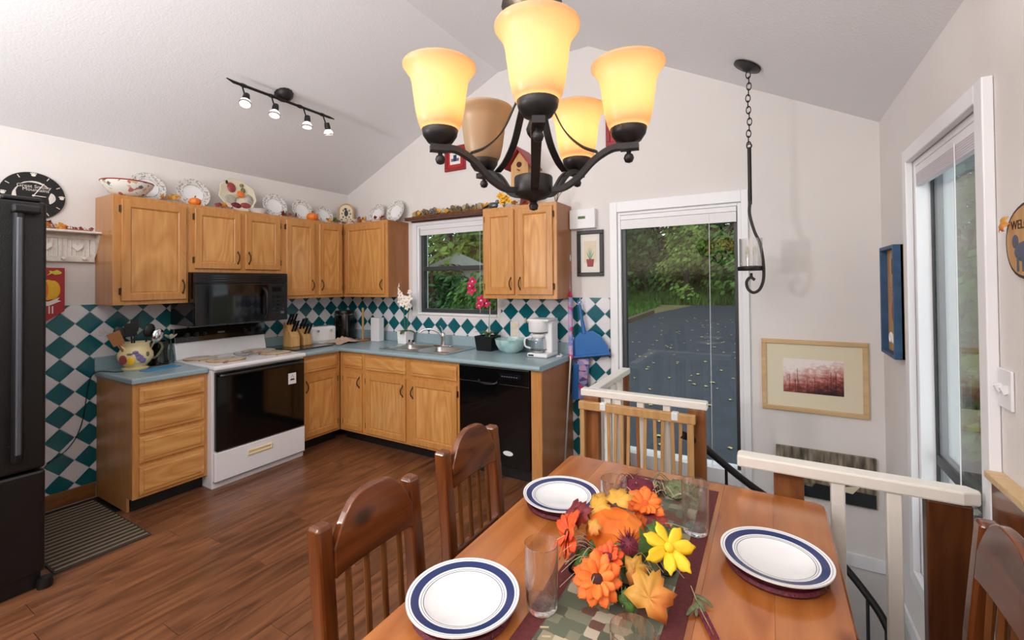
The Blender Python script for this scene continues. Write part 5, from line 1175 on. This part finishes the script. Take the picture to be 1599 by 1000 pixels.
for a, b, c, d in [(.06, TW-.06, .06, .085), (.06, TW-.06, TL-.085, TL-.06), (.06, .085, .085, TL-.085), (TW-.085, TW-.06, .085, TL-.085)]: MB().box(a, b, c, d, TZ-.13, TZ-.037).build('apron', 'table_wood', t)
for x in (.085, TW-.085):
    for y in (.085, TL-.085): MB().lathe([(.024, 0), (.03, .03), (.022, .08), (.038, .3), (.03, .5), (.042, .56), (.042, TZ-.038)], 16, (x, y, 0), True).build('leg', 'table_wood', t, True)
# runner
t = thing('table_runner', 'patchwork woven table runner with burgundy border', 'runner', (3.85, -3.25, TZ+.0005))
MB().box(0, .335, 0, 1.465, 0, .0022).build('border', 'burgundy_cloth', t, bev=.0008); MB().box(.045, .29, .02, 1.445, .0022, .0032).build('patchwork', 'runner', t)
rnd = random.Random(8)
for k in range(26): m = MB(); m.obox((rnd.uniform(.05, .285), rnd.uniform(.25, 1.4), .0042), (.009, .0045, 0), (-.001, .002, 0), (0, 0, .0008)); m.build('stitch', 'straw', t)
# plates on chargers
for x, y, lab in ((3.707, -2.735, 'nearest blue-banded plate at the left table edge'), (3.707, -2.15, 'far blue-banded plate at the table end by the kitchen'), (4.364, -2.195, 'blue-banded plate at the right side of the table')):
    c = thing('woven_charger', 'dark red woven charger under the '+lab.replace('blue-banded ', ''), 'placemat', (x, y, TZ+.0005), 0, 'chargers under the plates')
    MB().lathe([(.001, 0), (.118, 0), (.124, .008), (.118, .015), (.001, .015)], 40).build('disc', 'placemat_red', c, True)
    for q in (.05, .08, .105): MB().torus((0, 0, .0155), q, .0025, n=32, k=5).build('braid', 'placemat_red', c)
    p = thing('dinner_plate', lab, 'plate', (x, y, TZ+.019), 0, 'blue-banded dinner plates')
    MB().lathe([(.001, .004), (.078, .004), (.09, .012), (.094, .014), (.088, .0095), (.078, .0), (.001, 0)], 48).build('well', 'ceramic', p, True)
    z = lambda q: .014+(q-.094)*.22
    for n_, m_, a, b in (('inner_line', 'grey_line', .0935, .0955), ('white_ring', 'ceramic', .0955, .099), ('inner_line', 'grey_line', .099, .1005), ('white_ring', 'ceramic', .1005, .1055), ('blue_band', 'navy', .1055, .1245), ('white_ring', 'ceramic', .1245, .129), ('inner_line', 'grey_line', .129, .1302), ('outer_rim', 'ceramic', .1302, .136)):
        MB().lathe([(a, z(a)), (b, z(b)), (b, z(b)-.004), (a, z(a)-.004)], 56).build(n_, m_, p, True, sharp=30)
# tumblers
def tumbler(lab, x, y):
    t = thing('tumbler', lab, 'glass', (x, y, TZ+.004), 0, 'clear tumblers')
    MB().lathe([(.001, 0), (.034, 0), (.037, .004), (.0385, .03), (.041, .155), (.0395, .156), (.0368, .03), (.033, .014), (.001, .012)], 40).build('glass_body', 'glass', t, True)
tumbler('clear tumbler left of the centrepiece by the nearest plate', 3.872, -2.640)
tumbler('clear tumbler behind the centrepiece by the far plate', 3.918, -2.213)
tumbler('clear tumbler right of the centrepiece on the runner', 4.149, -2.113)
tumbler('clear tumbler nearest the camera at the bottom edge', 4.136, -2.80)

# ------------------------------------------------------------------ autumn centrepiece
CPX, CPY = 4.0, -2.42
t = thing('autumn_centrepiece', 'autumn centrepiece with pumpkin, orange daisies, yellow flower and maple leaves', 'centrepiece', (CPX, CPY, TZ+.0045))
Lc = lambda x, y, z: (x-CPX, y-CPY, z-TZ-.0045)
# wire stand and twig base
m = MB(); m.torus((0, 0, .03), .105, .006, n=28); m.build('wire_ring', 'iron', t, True)
for a in (20, 140, 215, 265, 310):
    ca, sa = cos(R(a)), sin(R(a))
    pts = smooth_path([(.09*ca, .09*sa, .06), (.125*ca, .125*sa, .045), (.14*ca, .14*sa, .02), (.125*ca, .125*sa, .006), (.105*ca, .105*sa, .012), (.11*ca, .11*sa, .028)], 5)
    MB().tube(pts, .005, 6).build('scroll_foot', 'iron', t, True)
MB().lathe([(.02, .004), (.09, .012), (.10, .035), (.07, .075), (.01, .09)], 20, fn=lambda a: 1+.06*cos(7*a), cap=True).build('moss_base', 'moss', t, True)
pumpkin('', Lc(3.985, -2.415, .80), .084, t, stem=False)
def toward(p, up=.35):
    d = (Vector((4.3609, -3.6107, 1.5513))-Vector(p)); d.normalize(); return d
def daisy(p, nrm, r, n, mat, eye, eyer, layers=2, droop=.25, seed=0, wd=.25):
    rnd = random.Random(seed); q = Vector(nrm).to_track_quat('Z', 'Y').to_euler()
    f = MB(); f.ball((0, 0, .006), eyer, 12, 6, (1, 1, .55)); c = f.build('flower', eye, t, True, loc=Lc(*p), rot=q)
    vs = []; fs = []; N = 8
    for i in range(N+1):
        q_ = i/N
        for c_, rg in ((-1, -.10), (-.5, .07), (0, -.03), (.5, .07), (1, -.10)):
            tipc = {0: (.95 if n > 8 else 1.0), .5: 1.0 if n > 8 else .95, 1: .90 if n > 8 else .82}[abs(c_)]
            x = r*(.10+.90*q_*(1-(1-tipc)*q_**3)); ww = r*wd*(.35+.65*math.sin(PI*min(1, .08+.72*q_)))*(1 if q_ < .8 else 1-.5*((q_-.8)/.2)**2)
            vs.append((x, c_*ww, r*(.20*q_-droop*q_*q_)+rg*ww))
    for i in range(N):
        for j in range(4): a = i*5+j; fs.append((a, a+5, a+6, a+1))
    me = MB().add(vs, fs).mesh('petal', mat, True)
    for L in range(layers):
        for k in range(n):
            o = bpy.data.objects.new('petal', me); COL.objects.link(o); o.parent = c
            o.rotation_euler = (rnd.uniform(-.35, .35), rnd.uniform(-.28, .22)-.35*L, (k+.5*L)*2*PI/n+rnd.uniform(-.08, .08)); s = (1-.22*L)*rnd.uniform(.92, 1.05); o.scale = (s, s, s); o.location = (0, 0, .002*L)
            sd = o.modifiers.new('solid', 'SOLIDIFY'); sd.thickness = .0012
    return c
daisy((4.0, -2.605, .852), (.15, -.75, .65), .062, 11, 'petal_orange', 'flower_eye', .015, 2, .2, 1)
daisy((4.035, -2.285, .895), (.1, -.5, .8), .06, 12, 'petal_orange', 'petal_red', .012, 2, .3, 2)
daisy((3.885, -2.50, .875), (-.75, -.45, .35), .07, 11, 'petal_red', 'flower_eye', .012, 2, .3, 3)
daisy((4.01, -2.555, .875), (-.05, -.6, .7), .044, 11, 'petal_red', 'mum', .016, 2, .25, 4)
daisy((4.14, -2.487, .905), (.35, -.65, .65), .066, 7, 'petal_yellow', 'petal_yellow', .012, 1, .2, 5, .235)
# burgundy thistle
th = MB().ball((0, 0, 0), .022, 10, 6).build('thistle', 'mum', t, True, loc=Lc(4.055, -2.525, .905)); rnd = random.Random(3)
for k in range(46):
    d = Vector((rnd.gauss(0, 1), rnd.gauss(-.5, 1), abs(rnd.gauss(.6, .8)))).normalized(); MB().tube([d*.015, d*rnd.uniform(.032, .045)], [.0018, .0006], 4).build('bristle', 'mum', th)
leafbig = leafmesh(.05)
for k, p, nrm, s, rz in [('leaf_autumn', (4.115, -2.585, .835), (.3, -.75, .5), 1.35, 60), ('leaf_gold', (3.925, -2.40, .915), (-.2, -.5, .8), 1.0, 20), ('leaf_gold', (3.985, -2.385, .945), (.0, -.5, .85), .9, 80), ('leaf_burgundy', (3.85, -2.40, .885), (-.5, -.4, .6), 1.0, 10),
                          ('leaf_burgundy', (3.89, -2.44, .90), (-.5, -.6, .6), .9, 60), ('leaf_autumn', (3.95, -2.50, .91), (-.2, -.7, .6), .55, 30), ('leaf_autumn', (4.07, -2.55, .865), (.2, -.8, .4), .8, 10), ('leaf_green', (4.10, -2.40, .89), (.3, -.3, .9), .9, 20), ('leaf_green', (3.93, -2.54, .84), (-.3, -.7, .5), .7, 20),
                          ('leaf_burgundy', (4.08, -2.33, .88), (.2, -.2, .9), .9, 70), ('leaf_green', (3.955, -2.27, .90), (-.2, -.6, .7), .6, 0), ('leaf_green', (4.02, -2.50, .86), (0, -.8, .5), .7, 50), ('leaf_autumn', (3.90, -2.33, .90), (-.3, -.3, .9), .8, 50), ('leaf_green', (4.07, -2.60, .82), (.2, -.8, .3), .6, 50)]:
    q = (Vector(nrm).to_track_quat('Z', 'Y') @ Euler((0, 0, R(rz))).to_quaternion()).to_euler(); leaf(t, k, Lc(*p), q, s)
MB().lathe([(.001, .04), (.075, .05), (.085, .09), (.05, .13), (.001, .14)], 16, fn=lambda a: 1+.15*cos(5*a)).build('foliage_core', 'leaf_green', t, True)
rnd = random.Random(12)
for k in range(60):
    a = rnd.uniform(-3.0, .9); r0 = .10; z = rnd.uniform(.01, .06); L = rnd.uniform(.05, .12)
    p0 = Vector((r0*cos(a)*.6, r0*sin(a), z+.03)); d = Vector((cos(a+rnd.uniform(-.5, .5)), sin(a+rnd.uniform(-.5, .5)), rnd.uniform(-.1, .3)))
    MB().tube(smooth_path([p0, p0+d*L*.5+Vector((0, 0, .02)), p0+d*L+Vector((0, 0, -.01 if p0.z+d.z*L > .02 else .01))], 3), .0009, 4).build('raffia', 'straw', t)
# grain sprig lying on the table
t2 = thing('grain_sprig', 'burgundy grain sprig lying on the table beside the runner', 'sprig', (4.19, -2.43, TZ+.006), R(-64))
MB().tube(smooth_path([(-.03, 0, .01), (.05, .0, .002), (.2, .01, .0)], 4), .0012, 5).build('stalk', 'straw', t2)
for k in range(14): 
    m = MB(); m.ball((.05+k*.008, (1 if k % 2 else -1)*.006, .003), .008, 6, 4, (1.3, .6, .5)); m.build('grain', 'mum', t2)
for k in range(4): blade(t2, .05, .006, (-.01+.012*k, 0, .002), (0, 0, R(40-30*k)), 'moss', .4)
# moss bundles at the runner's far end
def tuft(lab, x, y, mats, seed):
    rnd = random.Random(seed); t = thing('moss_tuft', lab, 'moss', (x, y, TZ+.004))
    MB().lathe([(.06, 0), (.07, .012), (.04, .032), (.005, .04)], 16, cap=True, fn=lambda a: 1+.12*cos(5*a+seed)).build('clump', mats[0], t, True)
    for k in range(30):
        a = rnd.uniform(0, 6.28); q = rnd.uniform(.02, .08); MB().tube(smooth_path([(q*cos(a), q*sin(a), .012), (q*1.2*cos(a+.4), q*1.2*sin(a+.4), .04), (q*1.35*cos(a+.9), q*1.35*sin(a+.9), .012)], 3), .0013, 4).build('strand', mats[k % len(mats)], t)
tuft('grey-green moss tuft at the far end of the runner', 4.06, -1.87, ['moss', 'straw', 'moss'], 2)
tuft('burgundy dried tuft at the far left end of the runner', 3.93, -1.92, ['mum', 'mum', 'straw'], 3)

# ------------------------------------------------------------------ outdoors
def ground_z(y): return -.28+max(0, y-3)*.055
m = MB(); rows = [.2, 3, 8, 17.5, 26, 45]
vs = []; fs = []
for y in rows: vs += [(-40, y, ground_z(y)-.02+(max(0, y-17.5)*.12)), (40, y, ground_z(y)-.02+(max(0, y-17.5)*.12))]
for i in range(len(rows)-1): fs.append((2*i, 2*i+1, 2*i+3, 2*i+2))
g = MB().add(vs, fs).build('ground', 'soil'); tag(g, 'brown leaf-littered ground outside', 'ground', kind='structure')
vs = []; fs = []
dl = [(.25, -.6, 9), (3, -.4, 9.5), (7, -.1, 10.5), (10.4, .3, 12), (14, .55, 13), (17.5, 1.6, 14)]
for y, a, b in dl: vs += [(a, y, ground_z(y)), (b, y, ground_z(y))]
for i in range(len(dl)-1): fs.append((2*i, 2*i+1, 2*i+3, 2*i+2))
o = MB().add(vs, fs).build('driveway', 'asphalt'); o['kind'] = 'structure'
tag(MB().tube([(-.2, 7.5, ground_z(7.5)+.06), (.12, 10.4, ground_z(10.4)+.06), (.4, 14.0, ground_z(14)+.06)], 0, flat=(.09, .07)).build('edging_timber', 'timber'), 'weathered timber edging along the left side of the driveway', 'timber')
rnd = random.Random(31); m = MB()
for k in range(260):
    y = rnd.uniform(.6, 13); x = rnd.uniform(1.0, 6.5); z = ground_z(y)+.012; s = rnd.uniform(.025, .055); a = rnd.uniform(0, 6.28)
    p = [(x+s*k2*cos(a+b), y+s*k2*sin(a+b), z+.008*(i % 2)) for i, (b, k2) in enumerate([(0, 1), (1.1, .7), (2.2, .9), (3.3, .6), (4.4, .9), (5.4, .7)])]
    m.add(p, [(0, 1, 2, 3, 4, 5)])
tag(m.build('fallen_leaves', 'fallen'), 'pale fallen leaves scattered over the driveway', 'leaves', kind='stuff')
def grass_patch(name, lab, x0, x1, y0, y1, n, h, mat, seed):
    rnd = random.Random(seed); m = MB()
    for k in range(n):
        x, y = rnd.uniform(x0, x1), rnd.uniform(y0, y1); z = ground_z(y)-.03+max(0, y-17.5)*.12; a = rnd.uniform(0, 3.14); q = rnd.uniform(.02, .05); hh = h*rnd.uniform(.5, 1.2); dx, dy = rnd.uniform(-.5, .5)*hh, rnd.uniform(-.5, .5)*hh
        m.add([(x-q*cos(a), y-q*sin(a), z), (x+q*cos(a), y+q*sin(a), z), (x+dx, y+dy, z+hh)], [(0, 1, 2)])
    return tag(m.build(name, mat), lab, 'grass', kind='stuff')
grass_patch('lawn_grass', 'green grass left of the driveway', -5, .1, 7.5, 17.5, 11000, .22, 'foliage1', 1)
grass_patch('bank_grass', 'yellowed grass on the bank behind the driveway', -4, 13, 17.2, 21, 11000, .45, 'grass', 2)
def tree(lab, x, y, h, r, col, seed, n=2600, ls=.16, low=.25, group='trees beyond the windows'):
    rnd = random.Random(seed); z0 = ground_z(y)+max(0, y-17.5)*.12-.1
    t = thing('leafy_tree', lab, 'tree', (x, y, z0), 0, group)
    MB().tube([(0, 0, 0), (.05, 0, h*.4), (0, .05, h*.85)], [.16, .11, .04], 8).build('trunk', 'bark', t, True)
    blobs = []
    for k in range(22):
        a = rnd.uniform(0, 6.28); u = rnd.random(); zz = h*(low+(1-low)*u); q = r*rnd.uniform(.25, .85)*(1.1-u*.6); blobs.append((q*cos(a), q*sin(a), zz, r*rnd.uniform(.28, .48)))
    m = MB()
    for k in range(n):
        bx, by, bz, br = blobs[rnd.randrange(22)]; d = Vector((rnd.gauss(0, 1), rnd.gauss(0, 1), rnd.gauss(0, 1))).normalized()*br*rnd.uniform(.6, 1.05)
        c = Vector((bx, by, bz))+d; nrm = (d.normalized()+Vector((rnd.gauss(0, .6), rnd.gauss(0, .6), rnd.gauss(.3, .6)))).normalized(); u = nrm.orthogonal().normalized(); v = nrm.cross(u); s = ls*rnd.uniform(.6, 1.3)
        m.add([c-u*s, c-v*s*.5, c+u*s, c+v*s*.5], [(0, 1, 2, 3)])
    m.build('crown', 'foliage%d' % col, t); return t
tree('pale green bush left of centre in the glazed door', .9, 18.8, 3.4, 1.7, 3, 1, 2600, .13, .05)
tree('mid green tree behind the pale bush', -1.2, 22.5, 10, 3.6, 1, 2, 8000, .28, .0)
tree('dark tree at the far left of the glazed door view', -4.6, 20, 10, 3.6, 0, 3, 8000, .28, .0)
tree('blue-green evergreen right of centre in the glazed door', 4.0, 20.5, 12, 3.0, 2, 4, 8000, .28, .0)
tree('dark tree behind the hanging lantern', 7.6, 19.5, 10, 3.0, 2, 5, 8000, .28, .0)
tree('broad green tree beyond the driveway centre', 2.4, 26.5, 13, 4.5, 0, 6, 8000, .28, .0)
tree('green tree right of the driveway', 11.5, 18, 9, 3, 0, 7, 3600, .2, .05)
tree('leafy tree seen through the side window', 8.2, 7.5, 7, 2.5, 1, 8, 3600, .16, .05)
tree('second leafy tree seen through the side window', 11.5, 11, 8, 3, 3, 9, 3600, .18, .05)
tree('shrub outside the side window near the wall', 6.8, 3.2, 2.2, 1.2, 1, 10, 2200, .09, .02)
tree('bright tree at the top left of the kitchen window', -5.2, 8.5, 7, 2.6, 3, 11, 3600, .15, .2)
tree('green tree in the middle of the kitchen window', -3.2, 9.5, 7.5, 2.4, 1, 12, 3600, .15, .1)
tree('low shrub across the bottom of the kitchen window', -1.6, 5.2, 1.9, 1.2, 1, 13, 2600, .08, .02)
tree('dark shrub left in the kitchen window', -4.3, 6.5, 2.4, 1.4, 0, 14, 2600, .1, .02)
tree('tall tree far behind the kitchen window', -9.5, 15.5, 11, 4, 0, 15, 4600, .22, .05)
tree('tall tree far left behind the kitchen window', -15, 12, 11, 4, 2, 16, 4200, .22, .05)
tree('tall tree at the far left of the driveway bank', -7.5, 24, 12, 4.5, 2, 17, 8000, .28, .0)
tree('tall tree at the far right of the bank', 14.5, 22, 12, 4.5, 2, 18, 4600, .24, .05)
tree('tall tree between driveway and side window', 8.5, 26, 13, 4.5, 0, 19, 8000, .28, .0)
tree('dark green shrub at the left foot of the wooded bank', -1.6, 19.6, 3.2, 2.0, 0, 31, 4200, .17, 0)
tree('rounded green shrub at the centre of the wooded bank', 2.9, 19.2, 2.8, 1.5, 1, 32, 3600, .16, 0)
tree('dark shrub at the right foot of the wooded bank', 5.9, 18.6, 3.0, 1.7, 2, 33, 4200, .17, 0)
tree('slim green tree at the back of the wooded bank', 5.6, 23.5, 11, 2.6, 1, 34, 6500, .26, 0)
tree('shaded tree at the back left of the wooded bank', -4.2, 27, 13, 4.2, 2, 35, 7000, .3, 0)
t = thing('garden_shed', 'grey shed outside the kitchen window', 'shed', (-4.6, 8.3, ground_z(8.3)), R(35))
MB().box(-1.0, 1.0, -.8, .8, 0, 2.0).build('wall', 'shed', t); MB().prism([(-1.15, 1.98), (1.15, 1.98), (0, 2.5)], -.95, .95, lambda u, v, a: (u, a, v)).build('roof', 'shed', t)
